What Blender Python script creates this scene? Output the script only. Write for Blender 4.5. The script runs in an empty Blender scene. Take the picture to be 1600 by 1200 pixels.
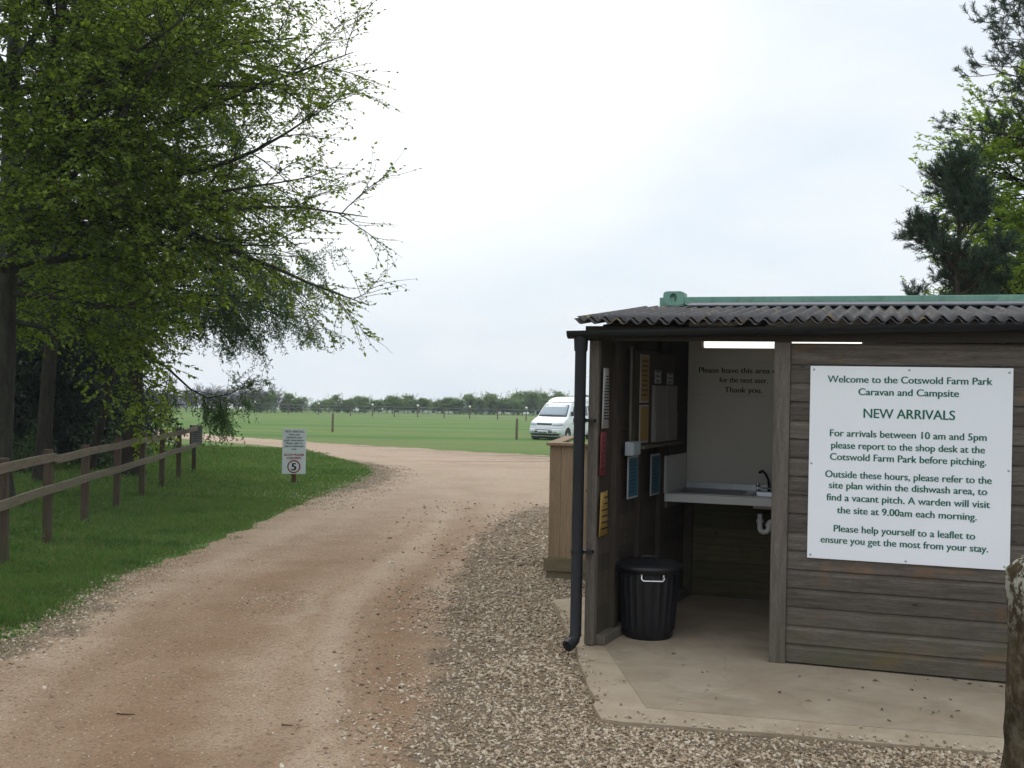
import bpy, bmesh, math, random
import numpy as np
from mathutils import Vector, Matrix

R = math.radians
scn = bpy.context.scene
col = scn.collection
random.seed(7)

# ------------------------------------------------------------------ camera
EYE = 1.75
cam_d = bpy.data.cameras.new("camera")
cam = bpy.data.objects.new("camera", cam_d)
col.objects.link(cam)
cam_d.sensor_width = 36.0
cam_d.lens = 39.375
cam_d.clip_end = 5000
rr = 0.0188
cam.matrix_world = Matrix(((math.cos(rr), -math.sin(rr), 0, 0), (0, 0, -1, 0), (math.sin(rr), math.cos(rr), 0, EYE), (0, 0, 0, 1)))
scn.camera = cam

# ------------------------------------------------------------------ sky and sun
SUN_AZ, SUN_EL = R(-12), R(48)
sun_dir = Vector((math.sin(SUN_AZ) * math.cos(SUN_EL), math.cos(SUN_AZ) * math.cos(SUN_EL), math.sin(SUN_EL)))
w = bpy.data.worlds.new("World")
scn.world = w
w.use_nodes = True
nt = w.node_tree
N, LK = nt.nodes, nt.links
bg = N["Background"]
bg.inputs["Strength"].default_value = 0.1
sky = N.new("ShaderNodeTexSky")
sky.sky_type = 'NISHITA'
sky.sun_disc = False
sky.sun_elevation = SUN_EL
sky.sun_rotation = SUN_AZ
sky.dust_density = 3.0
tc = N.new("ShaderNodeTexCoord")
cn = N.new("ShaderNodeTexNoise")
cn.inputs["Scale"].default_value = 2.6
cn.inputs["Detail"].default_value = 6
cn.inputs["Roughness"].default_value = 0.55
mpg = N.new("ShaderNodeMapping")
mpg.inputs["Scale"].default_value = (1, 1, 2.6)
LK.new(tc.outputs["Generated"], mpg.inputs["Vector"])
LK.new(mpg.outputs[0], cn.inputs["Vector"])
dt = N.new("ShaderNodeVectorMath")
dt.operation = 'DOT_PRODUCT'
glow_dir = Vector((math.sin(R(-9)) * math.cos(R(24)), math.cos(R(-9)) * math.cos(R(24)), math.sin(R(24))))
dt.inputs[1].default_value = glow_dir
LK.new(tc.outputs["Generated"], dt.inputs[0])
gr = N.new("ShaderNodeMapRange")          # the overcast is brightest round the hidden sun
gr.interpolation_type = 'SMOOTHSTEP'
gr.inputs["From Min"].default_value = 0.915
gr.inputs["From Max"].default_value = 1.0
gr.inputs["To Min"].default_value = 0.0
gr.inputs["To Max"].default_value = 1.0
LK.new(dt.outputs["Value"], gr.inputs["Value"])
cr = N.new("ShaderNodeMapRange")
cr.inputs["From Min"].default_value = 0.35
cr.inputs["From Max"].default_value = 0.68
LK.new(cn.outputs["Fac"], cr.inputs["Value"])
m1 = N.new("ShaderNodeMix")
m1.data_type = 'RGBA'
m1.inputs["A"].default_value = (8.1, 9.05, 9.9, 1)
m1.inputs["B"].default_value = (10.2, 10.6, 11.0, 1)
LK.new(cr.outputs[0], m1.inputs["Factor"])
m2 = N.new("ShaderNodeMix")
m2.data_type = 'RGBA'
m2.inputs["B"].default_value = (12.5, 12.6, 12.6, 1)
LK.new(gr.outputs[0], m2.inputs["Factor"])
LK.new(m1.outputs["Result"], m2.inputs["A"])
m3 = N.new("ShaderNodeMix")
m3.data_type = 'RGBA'
m3.inputs["Factor"].default_value = 0.92
LK.new(sky.outputs[0], m3.inputs["A"])
LK.new(m2.outputs["Result"], m3.inputs["B"])
sxy = N.new("ShaderNodeSeparateXYZ")       # an overcast sky is brighter overhead than low down
LK.new(tc.outputs["Generated"], sxy.inputs[0])
zr = N.new("ShaderNodeMapRange")
zr.interpolation_type = 'SMOOTHSTEP'
zr.inputs["From Min"].default_value = 0.28
zr.inputs["From Max"].default_value = 0.95
zr.inputs["To Min"].default_value = 1.0
zr.inputs["To Max"].default_value = 1.9
LK.new(sxy.outputs["Z"], zr.inputs["Value"])
m4 = N.new("ShaderNodeVectorMath")
m4.operation = 'SCALE'
LK.new(m3.outputs["Result"], m4.inputs[0])
LK.new(zr.outputs[0], m4.inputs["Scale"])
LK.new(m4.outputs[0], bg.inputs["Color"])

sl = bpy.data.lights.new("sun", 'SUN')
sl.energy = 0.7
sl.angle = R(35)
sl.color = (1.0, 0.96, 0.9)
so = bpy.data.objects.new("sun", sl)
col.objects.link(so)
so.rotation_euler = sun_dir.to_track_quat('Z', 'Y').to_euler()

scn.view_settings.view_transform = 'Standard'
scn.view_settings.look = 'None'
scn.view_settings.exposure = 0.0
scn.view_settings.gamma = 1.0

# ------------------------------------------------------------------ helpers
def tag(o, label=None, cat=None, group=None, kind=None):
    if label: o["label"] = label
    if cat: o["category"] = cat
    if group: o["group"] = group
    if kind: o["kind"] = kind
    return o

def thing(name, label, cat, loc=(0, 0, 0), rz=0, group=None):
    o = bpy.data.objects.new(name, None)
    col.objects.link(o)
    o.empty_display_size = 0.1
    o.location = loc
    o.rotation_euler = (0, 0, rz)
    return tag(o, label, cat, group)

class MB:
    def __init__(s):
        s.v, s.f, s.sm = [], [], []
    def add(s, vs, fs, smooth=False):
        b = len(s.v)
        s.v += [tuple(p) for p in vs]
        s.f += [tuple(b + i for i in f) for f in fs]
        s.sm += [smooth] * len(fs)
        return s
    def box(s, x0, x1, y0, y1, z0, z1, M=None):
        vs = [(x, y, z) for z in (z0, z1) for y in (y0, y1) for x in (x0, x1)]
        if M is not None: vs = [tuple(M @ Vector(p)) for p in vs]
        return s.add(vs, [(0, 2, 3, 1), (4, 5, 7, 6), (0, 1, 5, 4), (2, 6, 7, 3), (0, 4, 6, 2), (1, 3, 7, 5)])
    def tube(s, pts, rad, n=8, cap=True, smooth=True):
        pts = [Vector(p) for p in pts]
        if not hasattr(rad, '__len__'): rad = [rad] * len(pts)
        rings = []
        ref = None
        for i, p in enumerate(pts):
            t = (pts[min(i + 1, len(pts) - 1)] - pts[max(i - 1, 0)]).normalized()
            if ref is None:
                ref = Vector((1, 0, 0)) if abs(t.x) < .9 else Vector((0, 1, 0))
            a = (ref - t * ref.dot(t)).normalized()
            ref = a
            b = t.cross(a)
            rings.append([p + (a * math.cos(2 * math.pi * k / n) + b * math.sin(2 * math.pi * k / n)) * rad[i] for k in range(n)])
        vs = [q for r_ in rings for q in r_]
        fs = []
        for i in range(len(pts) - 1):
            for k in range(n):
                fs.append((i * n + k, i * n + (k + 1) % n, (i + 1) * n + (k + 1) % n, (i + 1) * n + k))
        s.add(vs, fs, smooth)
        if cap:
            s.add(rings[0], [tuple(reversed(range(n)))])
            s.add(rings[-1], [tuple(range(n))])
        return s
    def lathe(s, prof, n=32, c=(0, 0), smooth=True, rfun=None):
        vs, fs = [], []
        for (r_, z) in prof:
            for k in range(n):
                a = 2 * math.pi * k / n
                q = r_ if rfun is None else rfun(r_, z, a)
                vs.append((c[0] + q * math.cos(a), c[1] + q * math.sin(a), z))
        for i in range(len(prof) - 1):
            for k in range(n):
                fs.append((i * n + k, i * n + (k + 1) % n, (i + 1) * n + (k + 1) % n, (i + 1) * n + k))
        s.add(vs, fs, smooth)
        return s
    def prism(s, poly, axis, a0, a1):
        # poly: 2-D outline (counter-clockwise), extruded along an axis
        def P(p, a):
            return (a, p[0], p[1]) if axis == 'x' else (p[0], a, p[1]) if axis == 'y' else (p[0], p[1], a)
        n = len(poly)
        s.add([P(p, a0) for p in poly] + [P(p, a1) for p in poly],
              [(i, (i + 1) % n, n + (i + 1) % n, n + i) for i in range(n)] + [tuple(reversed(range(n))), tuple(range(n, 2 * n))])
        return s
    def build(s, name, mat, parent=None, loc=None, rz=0, bevel=0, fix=True):
        me = bpy.data.meshes.new(name)
        me.from_pydata(s.v, [], s.f)
        me.polygons.foreach_set("use_smooth", s.sm)
        if fix:
            bm = bmesh.new(); bm.from_mesh(me)
            bmesh.ops.recalc_face_normals(bm, faces=bm.faces)
            bm.to_mesh(me); bm.free()
        return link(name, me, mat, parent, loc, rz, bevel)

def link(name, me, mat, parent=None, loc=None, rz=0, bevel=0):
    o = bpy.data.objects.new(name, me)
    col.objects.link(o)
    if mat is not None:
        me.materials.clear()
        me.materials.append(mat)
    if parent is not None: o.parent = parent
    if loc is not None: o.location = loc
    if rz: o.rotation_euler = (0, 0, rz)
    if bevel:
        m = o.modifiers.new("bevel", 'BEVEL')
        m.width = bevel; m.segments = 2; m.limit_method = 'ANGLE'; m.angle_limit = R(40)
    return o

def np_mesh(name, verts, faces, smooth=False, attrs=None):
    verts = np.asarray(verts, np.float32).reshape(-1, 3)
    faces = np.asarray(faces, np.int32)
    k = faces.shape[1]
    me = bpy.data.meshes.new(name)
    me.vertices.add(len(verts))
    me.vertices.foreach_set("co", verts.ravel())
    me.loops.add(faces.size)
    me.loops.foreach_set("vertex_index", faces.ravel())
    me.polygons.add(len(faces))
    me.polygons.foreach_set("loop_start", np.arange(0, faces.size, k, dtype=np.int32))
    me.polygons.foreach_set("use_smooth", np.full(len(faces), smooth))
    if attrs:
        for an, av in attrs.items():
            a = me.attributes.new(an, 'FLOAT', 'POINT')
            a.data.foreach_set("value", np.asarray(av, np.float32))
    me.update(calc_edges=True)
    return me

# ------------------------------------------------------------------ materials
class MT:
    def __init__(s, name):
        s.m = bpy.data.materials.new(name)
        s.m.use_nodes = True
        s.t = s.m.node_tree
        s.b = s.t.nodes["Principled BSDF"]
    def n(s, typ, **kw):
        x = s.t.nodes.new(typ)
        for k, v in kw.items(): setattr(x, k, v)
        return x
    def l(s, a, b): s.t.links.new(a, b)
    def co(s, kind="Object", scale=(1, 1, 1)):
        c = s.n("ShaderNodeTexCoord"); m = s.n("ShaderNodeMapping")
        m.inputs["Scale"].default_value = scale
        s.l(c.outputs[kind], m.inputs[0])
        return m.outputs[0]
    def noise(s, scale, detail=4, vec=None, rough=.55, dist=0):
        x = s.n("ShaderNodeTexNoise")
        x.inputs["Scale"].default_value = scale
        x.inputs["Detail"].default_value = detail
        x.inputs["Roughness"].default_value = rough
        x.inputs["Distortion"].default_value = dist
        if vec is not None: s.l(vec, x.inputs["Vector"])
        return x.outputs["Fac"]
    def ramp(s, fac, stops):
        x = s.n("ShaderNodeValToRGB")
        e = x.color_ramp.elements
        while len(e) < len(stops): e.new(0.5)
        for i, (p, c) in enumerate(stops):
            e[i].position = p
            e[i].color = (*c, 1) if hasattr(c, '__len__') else (c, c, c, 1)
        s.l(fac, x.inputs[0])
        return x.outputs[0]
    def mix(s, fac, a, b, mode='MIX'):
        x = s.n("ShaderNodeMix", data_type='RGBA', blend_type=mode)
        if hasattr(fac, 'links'): s.l(fac, x.inputs["Factor"])
        else: x.inputs["Factor"].default_value = fac
        for v, k in ((a, "A"), (b, "B")):
            if hasattr(v, 'links'): s.l(v, x.inputs[k])
            else: x.inputs[k].default_value = (*v, 1)
        return x.outputs["Result"]
    def math(s, op, a, b=0.0):
        x = s.n("ShaderNodeMath", operation=op)
        for i, v in enumerate((a, b)):
            if hasattr(v, 'links'): s.l(v, x.inputs[i])
            else: x.inputs[i].default_value = v
        return x.outputs[0]
    def attr(s, name):
        x = s.n("ShaderNodeAttribute"); x.attribute_name = name
        return x.outputs["Fac"]
    def island(s):
        return s.n("ShaderNodeNewGeometry").outputs["Random Per Island"]
    def bump(s, h, strength=.3, dist=.01):
        x = s.n("ShaderNodeBump")
        x.inputs["Strength"].default_value = strength
        x.inputs["Distance"].default_value = dist
        s.l(h, x.inputs["Height"])
        s.l(x.outputs[0], s.b.inputs["Normal"])
    def base(s, c, rough=.6, spec=.5, metal=0):
        if hasattr(c, 'links'): s.l(c, s.b.inputs["Base Color"])
        else: s.b.inputs["Base Color"].default_value = (*c, 1)
        if hasattr(rough, 'links'): s.l(rough, s.b.inputs["Roughness"])
        else: s.b.inputs["Roughness"].default_value = rough
        s.b.inputs["Specular IOR Level"].default_value = spec
        s.b.inputs["Metallic"].default_value = metal
        return s

def plain(name, c, rough=.5, spec=.5, metal=0, var=.12, scale=6):
    t = MT(name)
    f = t.noise(scale, 5, t.co())
    lo = tuple(x * (1 - var) for x in c); hi = tuple(min(1, x * (1 + var)) for x in c)
    t.base(t.ramp(f, [(.3, lo), (.7, hi)]), rough, spec, metal)
    return t.m

def wood(name, dark, light, grain=(1, 14, 14), knots=True, green=None, isl=.25, rough=.8, streak=26, gscale=1.0):
    """timber with grain along the axis whose scale is 1"""
    t = MT(name)
    v = t.co("Object", grain)
    g = t.noise(streak * gscale / 8, 6, v, .65, .6)
    c = t.ramp(g, [(.28, dark), (.72, light)])
    fine = t.noise(streak * gscale, 3, v, .7)
    c = t.mix(t.ramp(fine, [(.3, .55), (.6, 0.0)]), c, tuple(x * .45 for x in dark))
    if knots:
        vk = t.n("ShaderNodeTexVoronoi"); vk.inputs["Scale"].default_value = 3.1
        s3 = tuple(1.0 if q == 1 else 2.1 for q in grain)
        t.l(t.co("Object", s3), vk.inputs["Vector"])
        k = t.ramp(vk.outputs["Distance"], [(.04, 1.0), (.085, 0.0)])
        c = t.mix(t.math('MULTIPLY', k, .75), c, tuple(x * .3 for x in dark))
    if name == 'weathered_cladding':
        c = t.mix(t.ramp(t.noise(2.6, 5, t.co('Object', (1, 1, 1.6)), .65), [(.56, 0.0), (.68, .6)]), c, (.19, .105, .05))
    if isl:
        r_ = t.ramp(t.island(), [(0, 1 - isl), (1, 1 + isl * .6)])
        c = t.mix(1.0, c, r_, 'MULTIPLY')
    if green:
        gc, z0, z1, amt = green
        sx = t.n("ShaderNodeSeparateXYZ"); t.l(t.co(), sx.inputs[0])
        mr = t.n("ShaderNodeMapRange"); mr.inputs["From Min"].default_value = z1; mr.inputs["From Max"].default_value = z0
        t.l(sx.outputs["Z"], mr.inputs["Value"])
        nf = t.ramp(t.noise(5, 5, t.co()), [(.35, 0.1), (.65, 1.0)])
        c = t.mix(t.math('MULTIPLY', t.math('MULTIPLY', mr.outputs[0], nf), amt), c, gc)
    t.base(c, rough, .25)
    t.bump(g, .35, .004)
    return t.m

def leafmat(name, c1, c2, trans=.45, tcol=None, rough=.55, dry=None):
    t = MT(name)
    c = t.ramp(t.island(), [(0, c1), (1, c2)] if dry is None else [(0, c1), (.9, c2), (.94, dry), (1, dry)])
    if dry is not None:
        pn = t.noise(1.3, 5, t.co(), .65)
        c = t.mix(t.ramp(pn, [(.40, .0), (.66, .55)]), c, (.12, .185, .045))
        c = t.mix(t.ramp(pn, [(.34, .6), (.46, .0)]), c, (.035, .085, .014))
    t.base(c, rough, .3)
    tr = t.n("ShaderNodeBsdfTranslucent")
    t.l(t.mix(1.0, c, tcol or (1.5, 1.6, .8), 'MULTIPLY'), tr.inputs["Color"])
    mx = t.n("ShaderNodeMixShader"); mx.inputs[0].default_value = trans
    t.l(t.b.outputs[0], mx.inputs[1]); t.l(tr.outputs[0], mx.inputs[2])
    t.l(mx.outputs[0], t.t.nodes["Material Output"].inputs["Surface"])
    return t.m

def barkmat(name, dark, light, scale=5, moss=None):
    t = MT(name)
    v = t.co("Object", (1, 1, .22))
    f = t.noise(scale * 3, 7, v, .65, .8)
    c = t.ramp(f, [(.3, dark), (.7, light)])
    if moss: c = t.mix(t.ramp(t.noise(2.2, 4, t.co()), [(.48, 0.0), (.7, .6)]), c, moss)
    t.base(c, .9, .2); t.bump(f, .7, .03)
    return t.m

M = {}
# ------------------------------------------------------------------ terrain
def gz(x, y):
    z = -0.017 * (y - 6) - 0.04
    d = np.maximum(np.asarray(y, float) - 172, 0)
    e = np.maximum(np.abs(np.asarray(x, float)) - 110, 0) + np.maximum(-40 - np.asarray(y, float), 0)
    return z - 0.00022 * d * d - 0.00035 * e * e      # the hilltop falls away all round

def build_ground():
    xs = np.unique(np.concatenate([np.linspace(-330, -60, 28), np.linspace(-60, 60, 61), np.linspace(60, 330, 28)]))
    ys = np.unique(np.concatenate([np.linspace(-180, 0, 19), np.linspace(0, 172, 60), np.linspace(172, 420, 30)]))
    X, Y = np.meshgrid(xs, ys)
    Z = gz(X, Y)
    nx, ny = len(xs), len(ys)
    i = np.arange(nx * ny).reshape(ny, nx)
    F = np.stack([i[:-1, :-1], i[:-1, 1:], i[1:, 1:], i[1:, :-1]], -1).reshape(-1, 4)
    t = MT("mown_grass_turf")
    v = t.co()
    big = t.noise(.22, 5, t.co("Object", (.45, 1, 1)), .6, .5)
    mid = t.noise(1.1, 5, v, .65)
    strip = t.noise(.16, 4, t.co("Object", (.12, 1, 1)), .6, .3)
    fine = t.noise(28, 4, v, .7)
    mow = t.n('ShaderNodeTexWave'); mow.inputs['Scale'].default_value = .16; mow.inputs['Distortion'].default_value = 1.6; mow.inputs['Detail'].default_value = 2; t.l(t.co('Object', (.35, 1, 1)), mow.inputs['Vector'])
    c = t.ramp(big, [(.3, (.10, .185, .038)), (.5, (.125, .22, .046)), (.72, (.175, .235, .065))])
    c = t.mix(t.ramp(mow.outputs['Fac'], [(.35, 0.0), (.75, .3)]), c, (.15, .25, .06))
    c = t.mix(t.ramp(strip, [(.48, 0.0), (.58, .8)]), c, (.19, .215, .08))
    c = t.mix(t.ramp(strip, [(.40, .75), (.48, 0.0)]), c, (.075, .155, .032))
    c = t.mix(t.ramp(mid, [(.42, 0.0), (.72, .55)]), c, (.09, .19, .03))
    c = t.mix(t.ramp(fine, [(.35, .5), (.62, 0.0)]), c, (.055, .085, .02))
    t.base(c, .9, .15)
    t.bump(t.math('ADD', fine, t.math('MULTIPLY', mid, 2.0)), .8, .06)
    o = link("ground", np_mesh("ground", np.stack([X, Y, Z], -1).reshape(-1, 3), F, True), t.m)
    tag(o, kind="structure")

I_PTS = np.array([(-4.6, -3), (-3.9, 3), (-3.43, 7.57), (-3.56, 10.5), (-3.38, 14.9), (-3.21, 21.9), (-3.14, 25.6), (-3.7, 28.9), (-4.67, 31.4), (-7.04, 37.4), (-9.79, 41.0), (-13.0, 44.6), (-15.6, 46.7), (-24, 51.2), (-45, 59)])
O_PTS = np.array([(12, -3), (12, 3), (12, 8), (12, 11), (12, 15), (12, 22), (12, 27), (8, 31.5), (4, 34.2), (1.08, 36.4), (-4.65, 41.0), (-10.7, 47.1), (-18.9, 56.6), (-27, 62), (-48, 73)])
def smooth_curve(P, n):
    k = np.linspace(0, len(P) - 1, n)
    i = np.clip(k.astype(int), 0, len(P) - 2); f = (k - i)[:, None]
    Pm = np.vstack([2 * P[0] - P[1], P, 2 * P[-1] - P[-2]])
    a, b, c, d = Pm[i], Pm[i + 1], Pm[i + 2], Pm[i + 3]
    return .5 * (2 * b + (c - a) * f + (2 * a - 5 * b + 4 * c - d) * f ** 2 + (3 * b - a - 3 * c + d) * f ** 3)
IC = smooth_curve(I_PTS, 700)
def inner_x(y):
    k = np.argmin(np.where(np.arange(700) < 420, np.abs(IC[:, 1][None, :] - np.asarray(y)[..., None]), 1e9), -1)
    return IC[k, 0]
VB_Y = np.array([3, 5.16, 7, 9.17, 13.3, 17.4, 21]); VB_X = np.array([-.35, -.38, -.41, -.49, -.42, .04, .8])

def build_track():
    rng = np.random.default_rng(3)
    n, m = 700, 90
    O = smooth_curve(O_PTS, n)
    Ij = IC.copy()
    jit = np.convolve(rng.normal(0, 1, n + 8), np.ones(5) / 5, 'same')[4:-4]
    Ij[:, 0] += jit * .10; O[:, 1] += np.convolve(rng.normal(0, .5, n + 8), np.ones(5) / 5, 'same')[4:-4]
    s = np.linspace(0, 1, m) ** 1.25
    P = Ij[:, None, :] * (1 - s)[None, :, None] + O[:, None, :] * s[None, :, None]
    X, Y = P[..., 0], P[..., 1]
    Z = gz(X, Y) + .008
    # shallow wheel ruts and a low crown
    across = np.hypot(X - Ij[:, None, 0], Y - Ij[:, None, 1])
    along = np.concatenate([[0], np.cumsum(np.hypot(*np.diff(IC, axis=0).T))])[:, None] + 0 * X
    xb = np.interp(Y, VB_Y, VB_X)
    fade = np.clip((21 - Y) / 6, 0, 1)
    verge = np.clip((X - xb + .25) / .5, 0, 1) * fade
    edge = np.clip(1 - across / .9, 0, 1) * np.clip((Y - 18) / 4, 0, 1) * np.clip((34 - Y) / 5, 0, 1)
    edge2 = np.clip(1 - across / .55, 0, 1) * np.clip((11.5 - Y) / 3, 0, 1)
    gm = np.maximum(np.maximum(verge, edge), edge2)
    # the pale polished line where wheels run, and the damp reddish ones beside it
    cx = np.interp(Y, [2, 5.2, 6.2, 7.8, 9.5, 12.2, 15, 20, 26], [-.9, -.84, -1.0, -1.22, -1.32, -1.15, -.95, -1.0, -1.6])
    wv = X - cx
    streak = (np.exp(-(wv / .17) ** 2) + .8 * np.exp(-((wv + 1.75) / .25) ** 2) - .9 * np.exp(-((wv - .38) / .22) ** 2) - .8 * np.exp(-((wv + .85) / .4) ** 2)) * np.clip((26 - Y) / 8, 0, 1) * .5 + .5
    i = np.arange(n * m).reshape(n, m)
    F = np.stack([i[:-1, :-1], i[:-1, 1:], i[1:, 1:], i[1:, :-1]], -1).reshape(-1, 4)
    me = np_mesh("gravel_track", np.stack([X, Y, Z], -1).reshape(-1, 3), F, True,
                 {"across": across.ravel(), "along": along.ravel(), "stony": gm.ravel(), "wheel": streak.ravel()})
    t = MT("rolled_limestone_dust")
    v = t.co()
    cmb = t.n("ShaderNodeCombineXYZ")
    t.l(t.math('MULTIPLY', t.attr("across"), 1.15), cmb.inputs[0]); t.l(t.math('MULTIPLY', t.attr("along"), .16), cmb.inputs[1])
    band = t.noise(1.0, 4, cmb.outputs[0], .55, .5)
    big = t.noise(.5, 5, v, .6)
    c = t.ramp(band, [(.36, (.268, .174, .108)), (.5, (.33, .224, .145)), (.63, (.405, .298, .205))])
    c = t.mix(t.ramp(big, [(.4, 0.0), (.7, .6)]), c, (.36, .25, .16))
    wh = t.math('ADD', t.attr('wheel'), t.math('MULTIPLY', t.math('SUBTRACT', t.noise(1.6, 5, v, .6), .5), .9))
    c = t.mix(t.ramp(wh, [(.58, 0.0), (.92, .85)]), c, (.44, .33, .23))
    c = t.mix(t.ramp(wh, [(.08, .8), (.42, 0.0)]), c, (.25, .15, .085))
    dr = t.n('ShaderNodeMapRange', interpolation_type='SMOOTHSTEP'); dr.inputs['From Min'].default_value = 12.0; dr.inputs['From Max'].default_value = 25.0
    t.l(t.attr('along'), dr.inputs['Value'])
    dry = t.math('MULTIPLY', dr.outputs[0], t.ramp(t.noise(.8, 5, v, .6), [(.3, .6), (.6, 1.0)]))
    c = t.mix(t.math('MULTIPLY', dry, .88), c, (.50, .385, .285))
    fine = t.noise(60, 5, v, .75)
    c = t.mix(t.ramp(fine, [(.36, .55), (.55, 0.0)]), c, (.115, .068, .04))
    for vs, th, dk in ((13, .13, (.085, .058, .038)), (27, .17, (.11, .075, .048)), (19, .12, (.50, .42, .32)), (36, .16, (.46, .36, .25))):  # dark specks stand for small stones and their shadows, the others for pale chips
        vo = t.n('ShaderNodeTexVoronoi'); vo.inputs['Scale'].default_value = vs; t.l(v, vo.inputs['Vector'])
        pick = t.n('ShaderNodeSeparateColor'); t.l(vo.outputs['Color'], pick.inputs[0])
        spot = t.math('MULTIPLY', t.ramp(vo.outputs['Distance'], [(th * .6, 1.0), (th * 1.5, 0.0)]), t.ramp(pick.outputs[0], [(.62, 0.0), (.7, .85)]))
        c = t.mix(spot, c, dk)
    c = t.mix(t.ramp(t.noise(26, 8, v, .8), [(.34, .7), (.47, 0.0)]), c, (.10, .065, .04))
    c = t.mix(t.ramp(t.noise(41, 7, v, .8), [(.57, 0.0), (.68, .6)]), c, (.43, .33, .23))
    c = t.mix(t.ramp(t.noise(150, 3, v, .7), [(.58, 0.0), (.75, .6)]), c, (.40, .30, .20))
    st = t.noise(34, 5, v, .8)
    sc = t.ramp(st, [(.32, (.19, .137, .09)), (.5, (.32, .24, .163)), (.68, (.46, .375, .275))])
    mk = t.math('ADD', t.attr("stony"), t.math('MULTIPLY', t.math('SUBTRACT', t.noise(2.5, 4, v), .5), 1.1))
    mkr = t.ramp(mk, [(.35, 0.0), (.6, 1.0)])
    c = t.mix(mkr, c, sc)
    c = t.mix(1.0, c, (1.0, 1.0, 1.0), 'MULTIPLY')
    t.base(c, .95, .12)
    h = t.math('ADD', t.math('MULTIPLY', fine, .5), t.math('ADD', t.math('MULTIPLY', st, t.math('MULTIPLY', mkr, 3.0)), t.math('MULTIPLY', t.noise(7, 4, v), 1.5)))
    t.bump(h, 1.0, .025)
    tag(link("gravel_track", me, t.m), kind="structure")

# ------------------------------------------------------------------ shed frame: s along the front wall, d into the shed, z up
TH = .3215
P0 = (1.767, 7.156)
def S(s, d, z=0.0):
    return (P0[0] + s * math.cos(TH) + d * math.sin(TH), P0[1] - s * math.sin(TH) + d * math.cos(TH), z)
def unS(x, y):
    dx, dy = x - P0[0], y - P0[1]
    return dx * math.cos(TH) - dy * math.sin(TH), dx * math.sin(TH) + dy * math.cos(TH)

ICO_V = None
def ico():
    bm = bmesh.new(); bmesh.ops.create_icosphere(bm, subdivisions=1, radius=1)
    v = np.array([p.co[:] for p in bm.verts]); f = np.array([[q.index for q in p.verts] for p in bm.faces]); bm.free()
    return v, f

def stones(name, P, size, rng, mat, flat=.55, label=None):
    V, F = ico()
    K = len(P)
    sc = size[:, None] * np.stack([rng.uniform(.7, 1.35, K), rng.uniform(.55, 1.0, K), rng.uniform(.35, .75, K) * flat / .55], -1)
    a = rng.uniform(0, 2 * np.pi, K)
    tx, ty = rng.normal(0, .3, K), rng.normal(0, .3, K)
    W = V[None] * (1 + rng.uniform(-.28, .22, (K, len(V), 1)))
    W = W * sc[:, None, :]
    W[..., 2] += W[..., 0] * tx[:, None] + W[..., 1] * ty[:, None]
    ca, sa = np.cos(a)[:, None], np.sin(a)[:, None]
    X = W[..., 0] * ca - W[..., 1] * sa; Y = W[..., 0] * sa + W[..., 1] * ca
    W = np.stack([X, Y, W[..., 2]], -1) + P[:, None, :]
    Fa = (F[None] + (np.arange(K) * len(V))[:, None, None]).reshape(-1, 3)
    return tag(link(name, np_mesh(name, W.reshape(-1, 3), Fa), mat), label, kind="stuff")

SLAB = [(0.37, 9.15), (0.385, 8.91), (0.462, 7.505), (0.505, 5.898), (1.643, 5.635), (2.45, 5.46), (5.2, 4.85), (7.2, 10.8), (4.4, 11.4), (2.1, 10.15)]
def in_poly(x, y, poly):
    c = np.zeros(np.shape(x), bool); n = len(poly)
    for i in range(n):
        (x1, y1), (x2, y2) = poly[i], poly[(i + 1) % n]
        if y1 != y2:
            c ^= ((y1 > y) != (y2 > y)) & (x < (x2 - x1) * (y - y1) / (y2 - y1) + x1)
    return c

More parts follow.
